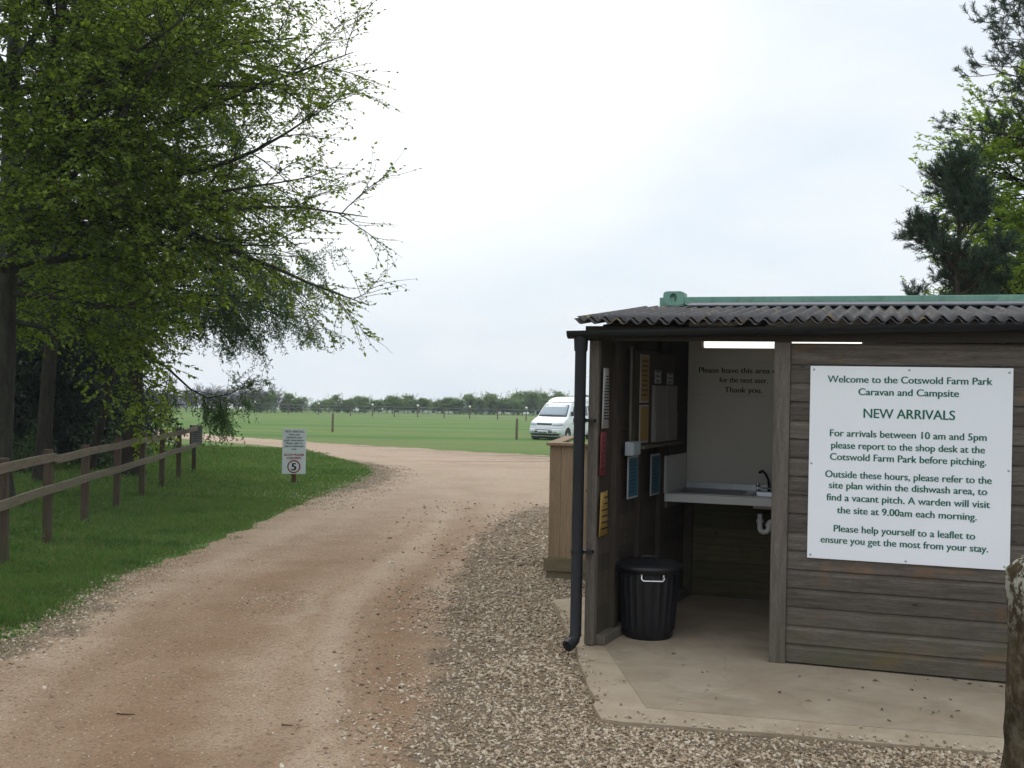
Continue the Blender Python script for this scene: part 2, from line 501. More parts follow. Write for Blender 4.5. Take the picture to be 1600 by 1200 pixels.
def build_gravel():
    rng = np.random.default_rng(11)
    t = MT("crushed_limestone")
    c = t.ramp(t.island(), [(0, (.18, .13, .085)), (.25, (.30, .225, .148)), (.55, (.38, .295, .202)), (.8, (.46, .38, .28)), (1, (.56, .50, .41))])
    f = t.noise(55, 4, t.co())
    c = t.mix(t.ramp(f, [(.35, .35), (.65, 0.0)]), c, (.2, .13, .08))
    t.base(c, .9, .2)
    M['stone_chip'] = t.m
    def pts(n, x0, x1, y0, y1, size_lo, size_hi, prob):
        x = rng.uniform(x0, x1, n); y = rng.uniform(y0, y1, n)
        k = rng.uniform(0, 1, n) < prob(x, y)
        x, y = x[k], y[k]
        sz = rng.uniform(0, 1, len(x)) ** 1.6 * (size_hi - size_lo) + size_lo
        return x, y, sz
    ox, oy = [], []
    def verge(x, y):
        xb = np.interp(y, VB_Y, VB_X)
        wob = .22 * np.sin(y * 3.1) * np.sin(y * 1.3 + 1) + .1 * np.sin(y * 7.7 + x * 3)
        p = np.clip((x - xb - wob + .5) / .9, 0, 1) ** 1.5
        p *= np.clip((19 - y) / 5, 0, 1)
        p = np.maximum(p, .04 * (y < 19))
        patch = .75 + .25 * np.sin(x * 4.3 + 1.7 * np.sin(y * 2.1)) * np.sin(y * 3.7)
        p = p * patch
        p[in_poly(x, y, SLAB)] = 0
        # loose strays spilling on the edge of the slab
        return p
    A = pts(44000, -1.1, 3.2, 4.3, 6.6, .0055, .0148, verge)
    B = pts(32000, -1.2, 1.0, 6.6, 11.5, .006, .017, verge)
    C_ = pts(16000, -1.6, 2.0, 11.5, 19.0, .010, .026, verge)
    xs = np.concatenate([A[0], B[0], C_[0]]); ys = np.concatenate([A[1], B[1], C_[1]]); sz = np.concatenate([A[2], B[2], C_[2]])
    zs = gz(xs, ys) + .008 + rng.uniform(0.1, .7, len(xs)) * sz * .6
    stones("gravel", np.stack([xs, ys, zs], -1), sz, rng, t.m, label="loose pale limestone gravel beside the concrete slab and track")
    # gravel strip along the left grass edge, tip of the island, patch in the road, far strays
    def strip(x, y):
        d = x - inner_x(y)
        p = np.clip(1 - np.abs(d - .12) / .42, 0, 1) * np.clip((12.5 - y) / 3.5, 0, 1)
        return np.maximum(p * 1.1, .02 * (d > 0))
    D = pts(24000, -4.4, -2.4, 5.5, 13.5, .006, .016, strip)
    def tip(x, y):
        d = x - inner_x(y)
        return np.clip(1 - np.abs(d - .3) / .9, 0, 1) * .8
    E_ = pts(9000, -4.2, -1.6, 17, 29, .008, .022, tip)
    def patch(x, y):
        return np.clip(1 - np.hypot((x + 1.95) / .42, (y - 9.35) / .75), 0, 1) ** .8
    G_ = pts(1500, -2.5, -1.4, 8.4, 10.4, .006, .014, patch)
    def road(x, y):
        p = (x > inner_x(y) + .1) * (x < np.interp(y, VB_Y, VB_X)) * (.35 + .65 * (np.sin(x * 3 + y) * np.sin(y * 1.7 - x) > .1))
        return p * 1.0
    H_ = pts(16000, -4, .5, 4.3, 15, .0025, .0075, road)
    H2 = pts(160, -4, .5, 4.3, 18, .009, .017, road)
    xs = np.concatenate([q[0] for q in (D, E_, G_, H_, H2)]); ys = np.concatenate([q[1] for q in (D, E_, G_, H_, H2)]); sz = np.concatenate([q[2] for q in (D, E_, G_, H_, H2)])
    # a few chips kicked up onto the rim of the slab
    K = 260; f = rng.uniform(0, 1, K); q = rng.exponential(.05, K)
    P1 = np.array(SLAB[1:7]); k = rng.uniform(0, 4.2, K); i = k.astype(int); u_ = (k - i)[:, None]
    e = P1[i] * (1 - u_) + P1[i + 1] * u_; inw = np.array([2.6, 9.5]) - e; inw /= np.linalg.norm(inw, axis=1, keepdims=True)
    e = e + inw * q[:, None]; es = rng.uniform(.004, .011, K)
    zs = np.concatenate([gz(xs, ys) + .008 + rng.uniform(-.35, .4, len(xs)) * sz * .6, es * .3])
    xs = np.concatenate([xs, e[:, 0]]); ys = np.concatenate([ys, e[:, 1]]); sz = np.concatenate([sz, es])
    stones("gravel", np.stack([xs, ys, zs], -1), sz, rng, t.m, label="fine stone chippings scattered over the dusty track and along the grass edge")

def build_slab():
    t = MT("worn_concrete")
    v = t.co()
    f = t.noise(2.2, 6, v, .6, .4)
    c = t.ramp(f, [(.3, (.235, .18, .122)), (.52, (.30, .238, .168)), (.75, (.355, .29, .213))])
    c = t.mix(t.ramp(t.noise(9, 5, v, .65), [(.35, .4), (.6, 0.0)]), c, (.24, .195, .145))
    c = t.mix(t.ramp(t.noise(140, 3, v, .7), [(.3, .45), (.55, 0.0)]), c, (.2, .165, .125))
    c = t.mix(t.ramp(t.noise(1.1, 7, v, .7, .8), [(.50, 0.0), (.62, .45)]), c, (.17, .135, .09))
    c = t.mix(t.ramp(t.noise(3.7, 7, v, .75, .5), [(.60, 0.0), (.70, .45)]), c, (.40, .35, .28))
    vk = t.n("ShaderNodeTexVoronoi", feature='DISTANCE_TO_EDGE'); vk.inputs["Scale"].default_value = .55
    wv = t.n("ShaderNodeVectorMath"); t.l(v, wv.inputs[0]); 
    nz = t.n("ShaderNodeTexNoise"); nz.inputs["Scale"].default_value = 3; t.l(v, nz.inputs["Vector"])
    sc = t.n("ShaderNodeVectorMath", operation='SCALE'); sc.inputs["Scale"].default_value = .35; t.l(nz.outputs["Color"], sc.inputs[0])
    t.l(sc.outputs[0], wv.inputs[1]); t.l(wv.outputs[0], vk.inputs["Vector"])
    c = t.mix(t.ramp(vk.outputs["Distance"], [(.0, .3), (.004, 0.0)]), c, (.14, .11, .08))
    t.base(c, .9, .2); t.bump(t.math('ADD', f, t.noise(90, 4, v)), .35, .006)
    M['concrete'] = t.m
    a = MT('pale_concrete_rim'); va = a.co()
    ca = a.ramp(a.noise(3, 7, va, .7, .4), [(.32, (.26, .20, .135)), (.55, (.345, .275, .195)), (.75, (.40, .33, .245))])
    ca = a.mix(a.ramp(a.noise(140, 3, va, .7), [(.3, .5), (.55, 0.0)]), ca, (.2, .155, .11))
    a.base(ca, .9, .2); a.bump(a.noise(70, 5, va), .4, .006); M['apron'] = a.m
    rng = np.random.default_rng(5)
    poly = []
    for i in range(len(SLAB)):
        a, b = np.array(SLAB[i]), np.array(SLAB[(i + 1) % len(SLAB)])
        k = max(1, int(np.hypot(*(b - a)) / .12))
        for j in range(k):
            p = a + (b - a) * j / k
            if 0 < j: p = p + rng.normal(0, .009, 2)
            poly.append(tuple(p))
    tag(MB().prism(poly, 'z', -.35, -.005).build("concrete_apron", M['apron']), kind="structure")
    inner = [(0.62, 9.05), (0.60, 8.8), (0.656, 7.52), (0.767, 6.113), (1.75, 5.88), (2.5, 5.71), (5.0, 5.2), (6.9, 10.6), (4.4, 11.2), (2.1, 9.95)]
    tag(MB().prism(inner, 'z', -.30, 0.0).build("concrete_slab", t.m, bevel=.004), kind="structure")

# ------------------------------------------------------------------ grass
def build_grass():
    rng = np.random.default_rng(21)
    def field(n, x0, x1, y0, y1, keep):
        x = rng.uniform(x0, x1, n); y = rng.uniform(y0, y1, n)
        k = keep(x, y); return x[k], y[k]
    def inside(x, y):
        d = inner_x(y) - x
        e = .10 * np.sin(y * 5.3) + .07 * np.sin(y * 13.1 + 1) + .05 * np.sin(y * 31)
        thin = np.clip((d + .17 + e) / .26, 0, 1)
        return rng.uniform(0, 1, len(x)) < thin
    def island(x, y):
        # the tongue of grass between fence and track, up to its tip
        lim = np.where(y < 25.6, inner_x(np.minimum(y, 25.6)), np.interp(y, [25.6, 28.9, 31.4, 37.4, 41.0, 44.6], [-3.14, -3.7, -4.67, -7.04, -9.79, -13.0]))
        d = lim - x
        e = .15 * np.sin(y * 3.3) + .1 * np.sin(y * 9.1 + 1)
        return rng.uniform(0, 1, len(x)) < np.clip((d + .20 + e) / .3, 0, 1)
    sets = [field(30000, -7.5, -3.2, 2.0, 5.5, inside), field(90000, -6.4, -3.0, 5.5, 11, inside), field(110000, -9.5, -2.8, 11, 19, inside), field(90000, -15, -2.6, 19, 38, island)]
    ht = [(.022, .055), (.022, .055), (.025, .06), (.03, .07)]
    wd = [.0032, .0032, .005, .009]
    Vs, k = [], 0
    for (x, y), (h0, h1), w_ in zip(sets, ht, wd):
        K = len(x)
        patch = .5 + .5 * np.sin(x * 1.7 + 2 * np.sin(y * .9)) * np.sin(y * 1.3 + x)
        h = (h0 + (h1 - h0) * rng.uniform(0, 1, K)) * (.7 + .6 * patch)
        fx = -4.95 - .1525 * (y - 11.1)
        rough = np.exp(-((x - fx + .15) / .55) ** 2)
        behind = np.clip((fx - x) / .8, 0, 1)
        tuft = np.clip(np.sin(x * 5.1 + 1.3 * np.sin(y * 2.3)) * np.sin(y * 4.3 + 1.1 * np.sin(x * 3.1)) - .62, 0, 1) * 1.5
        h = h * np.clip((inner_x(y) - x + .25) / .5, .45, 1)
        h = h * (1 + tuft * rng.uniform(.2, 1.2, K))
        h = h * (1 + 1.1 * rough * rng.uniform(0, 1, K) + 1.2 * behind * rng.uniform(0, 1, K) ** 2)
        a = rng.uniform(0, 2 * np.pi, K)
        lean = rng.normal(0, .45, (K, 2)) * h[:, None]
        w2 = w_ * rng.uniform(.7, 1.4, K)
        B = np.stack([x, y, gz(x, y)], -1)
        dx = np.stack([np.cos(a) * w2, np.sin(a) * w2, 0 * a], -1)
        mid = B + np.stack([lean[:, 0] * .4, lean[:, 1] * .4, h * .6], -1)
        tip = B + np.stack([lean[:, 0], lean[:, 1], h], -1)
        Vs.append(np.stack([B - dx, B + dx, mid + dx * .6, tip], 1))
    V = np.concatenate(Vs).reshape(-1, 3)
    F = np.arange(len(V)).reshape(-1, 4)
    m = leafmat("grass_blade", (.05, .112, .025), (.115, .18, .05), .35, None, .55, (.2, .16, .07))
    tag(link("grass", np_mesh("grass", V, F), m), "short green grass on the verge between the rail fence and the track", kind="stuff")
    # low broad-leaved weeds under the fence
    x, y = field(5200, -8.5, -4.6, 9.5, 22, lambda x, y: np.abs(x - (-4.95 - .1525 * (y - 11.1)) + .35) < .5 * rng.uniform(0, 1, len(x)))
    K = len(x); a = rng.uniform(0, 2 * np.pi, K); s = rng.uniform(.012, .034, K)
    c = np.stack([x, y, gz(x, y) + rng.uniform(.02, .16, K)], -1)
    u = np.stack([np.cos(a), np.sin(a), rng.normal(0, .3, K)], -1) * s[:, None]
    v = np.stack([-np.sin(a), np.cos(a), rng.normal(0, .3, K)], -1) * s[:, None] * .7
    V = np.stack([c - u, c + v, c + u, c - v], 1).reshape(-1, 3)
    tag(link("weeds", np_mesh("weeds", V, np.arange(len(V)).reshape(-1, 4)), leafmat("weed_leaf", (.04, .085, .015), (.11, .18, .035), .4)), "low leafy weeds growing along the foot of the rail fence", kind="stuff")

# ------------------------------------------------------------------ lettering
def text_mesh(lines, mat, parent, kx=.016, ky=-.004, name="lettering", y=0.0):
    """lines: (text, centre x, baseline z, width or None, em size) -> one flat mesh of letters standing in the x-z plane"""
    V, F = [], []
    for (txt, cx, bz, width, em) in lines:
        cu = bpy.data.curves.new("t", 'FONT')
        cu.body = txt; cu.size = 1.0; cu.resolution_u = 5
        ob = bpy.data.objects.new("t", cu)
        col.objects.link(ob)
        dg = bpy.context.evaluated_depsgraph_get()
        me = bpy.data.meshes.new_from_object(ob.evaluated_get(dg))
        bpy.data.objects.remove(ob); bpy.data.curves.remove(cu)
        bm = bmesh.new(); bm.from_mesh(me)
        bmesh.ops.remove_doubles(bm, verts=bm.verts, dist=1e-5)
        nr = {v.index: Vector((0, 0, 0)) for v in bm.verts}
        for e in bm.edges:
            if len(e.link_faces) == 1:
                a, b = e.verts
                d = b.co - a.co
                q = Vector((d.y, -d.x, 0))
                if q.length < 1e-9: continue
                q.normalize()
                c = e.link_faces[0].calc_center_median() - (a.co + b.co) / 2
                if q.dot(c) > 0: q = -q
                nr[a.index] += q * d.length; nr[b.index] += q * d.length
        P = []
        for v in bm.verts:
            q = nr[v.index]
            if q.length > 1e-9: q = q.normalized()
            P.append((v.co.x + kx * q.x, v.co.y + ky * q.y))
        fs = [tuple(v.index for v in f.verts) for f in bm.faces]
        bm.free(); bpy.data.meshes.remove(me)
        x0, x1 = min(p[0] for p in P), max(p[0] for p in P)
        sx = em if width is None else width / (x1 - x0)
        b0 = len(V)
        V += [(cx + (p[0] - (x0 + x1) / 2) * sx, y, bz + p[1] * em) for p in P]
        F += [tuple(b0 + i for i in f) for f in fs]
    me = bpy.data.meshes.new(name)
    me.from_pydata(V, [], F)
    return link(name, me, mat, parent)

# ------------------------------------------------------------------ materials used by the built things
def make_mats():
    M['clad'] = wood("weathered_cladding", (.068, .054, .044), (.165, .142, .122), (1, 12, 12), True, ((.085, .082, .038), 0.0, .55, .75), .26)
    M['post'] = wood("weathered_post", (.09, .074, .062), (.205, .175, .15), (12, 12, 1), True, ((.09, .085, .04), 0.0, .5, .6), .2)
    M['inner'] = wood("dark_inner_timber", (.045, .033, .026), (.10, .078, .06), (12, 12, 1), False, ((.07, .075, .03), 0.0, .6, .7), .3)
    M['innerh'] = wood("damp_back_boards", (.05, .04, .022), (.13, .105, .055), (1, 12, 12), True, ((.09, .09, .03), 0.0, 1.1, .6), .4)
    M['beam'] = wood("dark_stained_beam", (.03, .022, .018), (.06, .047, .038), (1, 12, 12), False, None, .2)
    M['newwood'] = wood("new_softwood", (.25, .165, .098), (.385, .275, .175), (13, 13, 1), True, ((.10, .10, .045), -.15, .25, .55), .2)
    M['newwoodh'] = wood("mossy_base_board", (.15, .125, .065), (.27, .215, .135), (1, 13, 13), True, None, .3)
    M['railwood'] = wood("old_fence_rail", (.10, .075, .05), (.235, .185, .13), (12, 1, 12), True, ((.11, .12, .07), .5, 1.1, .35), .25)
    M['fpost'] = wood("dark_fence_post", (.05, .032, .021), (.12, .082, .056), (12, 12, 1), False, ((.06, .075, .03), 0, .35, .5), .25)
    M['black'] = plain("black_plastic", (.009, .010, .012), .5, .3)
    M['binblack'] = plain("black_bin_plastic", (.008, .008, .010), .45, .4, 0, .25, 14)
    M['chrome'] = plain("chrome", (.75, .76, .78), .12, .5, 1.0, .03)
    M['steel'] = plain("stainless_steel", (.26, .265, .28), .3, .5, 1.0, .08, 18)
    M['white_lam'] = plain("white_laminate", (.62, .62, .62), .35, .5, 0, .03)
    M['white_pl'] = plain("white_plastic", (.7, .7, .69), .35, .5, 0, .04)
    M['panel'] = plain("white_wall_panel", (.50, .475, .435), .45, .4, 0, .05, 2)
    M['sign'] = plain("white_sign_board", (.83, .85, .89), .35, .4, 0, .025, 2)
    M['sign2'] = plain("grey_white_sign_board", (.56, .60, .61), .5, .3, 0, .05, 3)
    M['ink_green'] = plain("dark_green_ink", (.008, .115, .075), .5, .3, 0, .05)
    M['ink_dark'] = plain("dark_ink", (.02, .035, .03), .5, .3, 0, .05)
    M['ink_black'] = plain("black_ink", (.012, .012, .013), .5, .3, 0, .05)
    M['ink_red'] = plain("red_ink", (.22, .012, .02), .5, .3, 0, .05)
    M['paper'] = plain("white_paper", (.42, .39, .39), .7, .2, 0, .05)
    M['greyboard'] = plain('grey_notice_board', (.16, .15, .155), .7, .2, 0, .1)
    M['dimpaper'] = plain('shaded_leaflet_paper', (.24, .215, .21), .6, .3, 0, .08)  # paper darkened for the dim interior, shade put into its colour
    M['redpaper'] = plain("red_paper", (.22, .04, .042), .6, .3, 0, .06)
    M['yelpaper'] = plain("yellow_paper", (.33, .21, .055), .6, .3, 0, .06)
    M['bluepaper'] = plain("blue_paper", (.035, .14, .21), .6, .3, 0, .08)
    M['greypl'] = plain("grey_plastic", (.36, .40, .43), .4, .4, 0, .05)
    M['rubber'] = plain("tyre_rubber", (.02, .02, .021), .8, .2)
    # container paint with streaks and grime
    t = MT("green_container_paint")
    f = t.noise(3, 5, t.co("Object", (1, 1, .25)))
    c = t.ramp(f, [(.3, (.13, .265, .20)), (.7, (.19, .35, .275))])
    c = t.mix(t.ramp(t.noise(14, 5, t.co()), [(.3, .35), (.5, 0.0)]), c, (.05, .085, .06))
    c = t.mix(t.ramp(t.noise(7, 6, t.co("Object", (1, 1, 3))), [(.66, 0.0), (.74, .8)]), c, (.16, .075, .04))
    t.base(c, .5, .4); t.bump(f, .2, .004); M['container'] = t.m
    # bitumen roof sheet with yellow lichen
    t = MT("bitumen_roof_sheet")
    c = t.ramp(t.noise(12, 6, t.co(), .65), [(.3, (.034, .032, .034)), (.7, (.085, .078, .078))])
    c = t.mix(t.ramp(t.noise(5.5, 6, t.co("Object", (1, .55, 1)), .7), [(.59, 0.0), (.67, .8)]), c, (.36, .235, .07))
    c = t.mix(t.ramp(t.noise(16, 5, t.co(), .6), [(.62, 0.0), (.7, .6)]), c, (.25, .26, .22))
    t.base(c, .85, .25); t.bump(t.noise(80, 4, t.co()), .3, .003); M['bitumen'] = t.m
    M['flash'] = plain("lead_grey_flashing", (.095, .095, .11), .6, .4, 0, .15)
    t = MT("lit_tube")
    t.base((.9, .9, .85), .4); t.b.inputs["Emission Color"].default_value = (1, .98, .9, 1); t.b.inputs["Emission Strength"].default_value = 1.15
    M['tube'] = t.m
    # old stone
    t = MT("lichened_stone")
    c = t.ramp(t.noise(9, 8, t.co(), .7), [(.32, (.03, .022, .013)), (.5, (.075, .055, .032)), (.70, (.15, .12, .075))])
    sx = t.n("ShaderNodeSeparateXYZ"); t.l(t.co(), sx.inputs[0])
    mr = t.n("ShaderNodeMapRange"); mr.inputs["From Min"].default_value = .85; mr.inputs["From Max"].default_value = 1.18
    t.l(sx.outputs["Z"], mr.inputs["Value"])
    lic = t.math('MULTIPLY', t.ramp(t.noise(18, 6, t.co(), .7), [(.5, 0.0), (.56, 1.0)]), t.math('ADD', mr.outputs[0], .06))
    c = t.mix(lic, c, (.46, .45, .37))
    c = t.mix(t.ramp(t.noise(6, 5, t.co()), [(.55, 0.0), (.7, .6)]), c, (.075, .085, .025))
    t.base(c, .95, .1); t.bump(t.noise(24, 8, t.co(), .7), 1.0, .03); M['stone'] = t.m
    # van
    t = MT("white_car_paint")
    t.base((.72, .74, .76), .25, .5); t.b.inputs["Coat Weight"].default_value = .5; M['van'] = t.m
    M['vansilver'] = plain("silver_car_paint", (.42, .45, .46), .3, .5, .2, .03)
    t = MT("car_glass"); t.base((.02, .028, .035), .04, .8); M['glass'] = t.m
    t = MT("windscreen_glass"); t.base((.27, .32, .36), .06, .8); M['wscreen'] = t.m  # pale base colour holds the sky's reflection
    M['lamp'] = plain("clear_headlamp", (.45, .48, .5), .1, .7, .3, .05)
    M['darktrim'] = plain("dark_trim", (.025, .026, .028), .5, .4)
    M['rim'] = plain("alloy_rim", (.45, .46, .47), .3, .5, .8, .05)

# ------------------------------------------------------------------ the dishwash shelter
ROOF0, ROOFK = 2.178, 0.1045         # roof height at d=-0.14 and rise per metre
def roof_z(d): return ROOF0 + (d + .14) * ROOFK

def boards(mb, x0, x1, z0, z1, pitch, y=0.0, th=.02, rng=None):
    z = z0
    while z < z1 - .010:
        h = min(pitch, z1 - z)
        j = 0 if rng is None else rng.uniform(-.0018, .0018)
        prof = [(y + j, z + .0015), (y + j, z + h - .032), (y + j + .003, z + h - .027), (y + j + .011, z + h - .005), (y + j + .011, z + h), (y + th, z + h), (y + th, z + .0015)]
        mb.prism(prof, 'x', x0, x1)
        z += pitch

WV = (.115, .9934)
def side_m():
    # (w, o, z) -> shed local: w runs into the shed along the left wall, o points into the room
    return Matrix(((WV[0], WV[1], 0, -1.24), (WV[1], -WV[0], 0, 0), (0, 0, 1, 0), (0, 0, 0, 1)))
SIDE_RZ = -TH + math.atan2(WV[1], WV[0])
def side_pt(w_, z, o=0.0):
    return S(-1.24 + WV[0] * w_ + WV[1] * o, WV[1] * w_ - WV[0] * o, z)

def corr_sheet(x0, x1, d0, d1, dz, pitch=.095, amp=.0170, nd=5, phase=0.0):
    n = int((x1 - x0) / pitch * 12)
    xs = np.linspace(x0, x1, n + 1); ds = np.linspace(d0, d1, nd)
    vs, fs = [], []
    for d in ds:
        for x in xs:
            wob = .003 * math.sin(x * 2.3 + d) + .002 * math.sin(x * 9.1)
            vs.append((x, d, roof_z(d) + dz + wob + amp * math.cos(2 * math.pi * (x - x0) / pitch + phase)))
    m = n + 1
    for i in range(nd - 1):
        for k in range(n):
            fs.append((i * m + k, i * m + k + 1, (i + 1) * m + k + 1, (i + 1) * m + k))
    return vs, fs

def build_shed():
    rng = random.Random(4)
    t = thing("dishwash_shelter", "low timber lean-to dishwash shelter with corrugated dark roof and open doorway", "shelter", (P0[0], P0[1], 0), -TH)
    b = MB(); boards(b, .012, 2.62, .012, 2.044, .1187, 0.0, .02, rng); b.build("cladding", M['clad'], t)
    for x in (.02, 1.2, 2.55): MB().box(x, x + .05, .022, .07, .0, 2.0).build("wall_stud", M['inner'], t)
    MB().box(-.092, .010, -.016, .075, 0, 2.06).build("door_post", M['post'], t, bevel=.004)
    MB().box(-1.312, -1.245, -.012, .06, 0, 2.06).build("corner_post", M['post'], t, bevel=.004)
    # left wall: boards outside, studs inside, sole plate
    Ms = side_m()
    b = MB(); z = 0.0
    while z < 2.3:
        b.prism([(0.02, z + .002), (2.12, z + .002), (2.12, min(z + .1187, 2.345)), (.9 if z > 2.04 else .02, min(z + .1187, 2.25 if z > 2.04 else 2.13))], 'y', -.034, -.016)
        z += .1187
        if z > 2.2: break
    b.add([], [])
    b.prism([(.0, 0), (2.125, 0), (2.125, 2.35), (.0, 2.135)], 'y', -.040, -.0345)  # unseen backing sheet added to stop light through the board gaps
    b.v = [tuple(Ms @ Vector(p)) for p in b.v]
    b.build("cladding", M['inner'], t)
    for wv in (.30, .82, 1.33):
        MB().box(wv, wv + .085, -.016, .022, .06, 2.115 + wv * .09, Ms).build("stud", M['inner'], t, bevel=.003)
    MB().box(.03, 2.1, -.015, .06, 0, .062, Ms).build("sole_plate", M['post'], t, bevel=.003)
    MB().box(1.62, 2.11, -.014, -.004, 1.2, 2.3, Ms).build("dark_panel", M['beam'], t)  # added flush sheet standing in for the near-black rear upper wall
    # back wall
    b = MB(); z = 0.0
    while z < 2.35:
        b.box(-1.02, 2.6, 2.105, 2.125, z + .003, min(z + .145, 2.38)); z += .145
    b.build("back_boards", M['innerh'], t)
    MB().box(-1.0, -.93, 2.06, 2.104, 0, .83).build("stud", M['inner'], t, bevel=.003)
    MB().box(-.992, 2.5, 2.086, 2.104, .90, 2.32).build("wall_panel", M['panel'], t)
    # right end wall
    b = MB(); z = 0.0
    while z < 2.3:
        b.box(2.605, 2.623, .03, 2.12, z + .002, min(z + .1187, 2.13)); z += .1187
    b.build("cladding", M['clad'], t)
    # beam, rafters
    MB().box(-1.335, 2.66, -.038, -.018, 2.052, 2.15).build("fascia", M['beam'], t, bevel=.002)
    MB().box(-1.30, 2.62, -.017, .055, 2.062, 2.15).build("beam", M['beam'], t)
    for x in (-1.24, -.35, .55, 1.45, 2.5):
        b = MB(); b.prism([(.06, roof_z(.06) - .11), (2.1, roof_z(2.1) - .11), (2.1, roof_z(2.1) - .035), (.06, roof_z(.06) - .035)], 'x', x, x + .05)
        b.build("rafter", M['beam'], t)
    # roof sheets: an under sheet showing at the eave, an upper sheet lapped over it
    for (x0, x1, d0, d1, dz) in ((-1.385, 2.72, -.150, .9, 0.0), (-1.375, 2.72, -.105, 2.14, .013)):
        vs, fs = corr_sheet(x0, x1, d0, d1, dz)
        o = MB().add(vs, fs, True).build("roof_sheet", M['bitumen'], t, fix=False)
        sm = o.modifiers.new("solid", 'SOLIDIFY'); sm.thickness = .0055; sm.offset = -1
    b = MB(); b.prism([(1.86, roof_z(1.86) + .030), (2.14, roof_z(2.14) + .045), (2.14, roof_z(2.14) + .053), (1.86, roof_z(1.86) + .042)], 'x', -.98, 2.7)
    b.build("flashing", M['flash'], t)
    # gutter: half round, falling to the left
    prof = [(math.cos(a), math.sin(a)) for a in np.linspace(math.pi, 2 * math.pi, 11)]
    ro, ri, cy = .052, .047, -.098
    vs, fs = [], []
    for x, z in ((-1.432, 2.112), (2.75, 2.205)):
        vs += [(x, cy + ro * c, z + ro * s_) for c, s_ in prof] + [(x, cy + ri * c, z + ri * s_) for c, s_ in reversed(prof)]
    for k in range(22): fs.append((k, (k + 1) % 22, 22 + (k + 1) % 22, 22 + k))
    fs.append(tuple(range(22))); fs.append(tuple(range(22, 44)))
    g = MB().add(vs, fs).build("gutter", M['black'], t)
    b = MB(); b.prism([(cy + ro * c, 2.112 + ro * s_) for c, s_ in prof], 'x', -1.438, -1.430); b.build("gutter_end", M['black'], g)
    for x in (-1.15, -.2, .75, 1.7):
        z = 2.112 + (x + 1.452) / 4.18 * .093
        b = MB(); b.prism([(cy + .055 * c, z + .055 * s_) for c, s_ in prof] + [(cy + .053 * c, z + .053 * s_) for c, s_ in reversed(prof)], 'x', x, x + .02)
        b.build("gutter_bracket", M['black'], g)
    # downpipe with outlet, clips and shoe
    px, py = -1.352, -.085
    dp = MB().tube([(px, py, 2.08), (px, py, 1.2), (px, py, .085), (px - .008, py - .02, .045), (px - .022, py - .05, .022)], .039, 16).build("downpipe", M['black'], t)
    b = MB().tube([(px, py, 2.09), (px, py, 1.98)], [.050, .045], 16); b.build("outlet", M['black'], dp)
    for z in (.62, 1.5):
        b = MB().tube([(px, py, z), (px, py, z + .03)], .043, 16); b.box(px + .02, px + .10, py + .01, py + .06, z + .004, z + .026); b.build("pipe_clip", M['black'], dp)
    b = MB().tube([(px - .016, py - .036, .032), (px - .036, py - .076, .014)], [.040, .0405], 16); b.build("shoe", M['black'], dp)

def build_welcome_sign():
    t = thing("welcome_sign", "large square white board with green NEW ARRIVALS lettering on the clad wall", "sign", S(.135, -.008, .685), -TH)
    H, Wd_ = 1.216, 1.18
    # the board: sheared slightly out of square, as hung
    MB().box(0, Wd_, -.006, .006, 0, H).build("board", M['sign'], t, bevel=.0015)
    rows = [("Welcome to the Cotswold Farm Park", .72, .96, 1.798), ("Caravan and Campsite", .72, .586, 1.721), ("NEW ARRIVALS", .727, .534, 1.58),
            ("For arrivals between 10 am and 5pm", .717, .914, 1.459), ("please report to the shop desk at the", .717, .896, 1.383), ("Cotswold Farm Park before pitching.", .719, .912, 1.31),
            ("Outside these hours, please refer to the", .721, .97, 1.2), ("site plan within the dishwash area, to", .721, .923, 1.131), ("find a vacant pitch. A warden will visit", .723, .954, 1.054),
            ("the site at 9.00am each morning.", .719, .816, .976), ("Please help yourself to a leaflet to", .707, .826, .859), ("ensure you get the most from your stay.", .705, .979, .786)]
    L = []
    for i, (s_, cx, wd, z) in enumerate(rows):
        L.append((s_, cx - .135, z - .685 + .001, wd, .083 if i == 2 else .062))
    text_mesh(L, M['ink_green'], t, kx=.026, ky=.002, y=-.0078)
    for x, z in ((.022, 1.193), (.59, 1.197), (1.158, 1.19), (.016, .60), (1.164, .60), (.02, .022), (.59, .018), (1.15, .022)):
        MB().lathe([(.0, .004), (.006, .003), (.0075, 0)], 12).build("screw", M['rim'], t, loc=(x, -.006, z)).rotation_euler = (R(90), 0, 0)

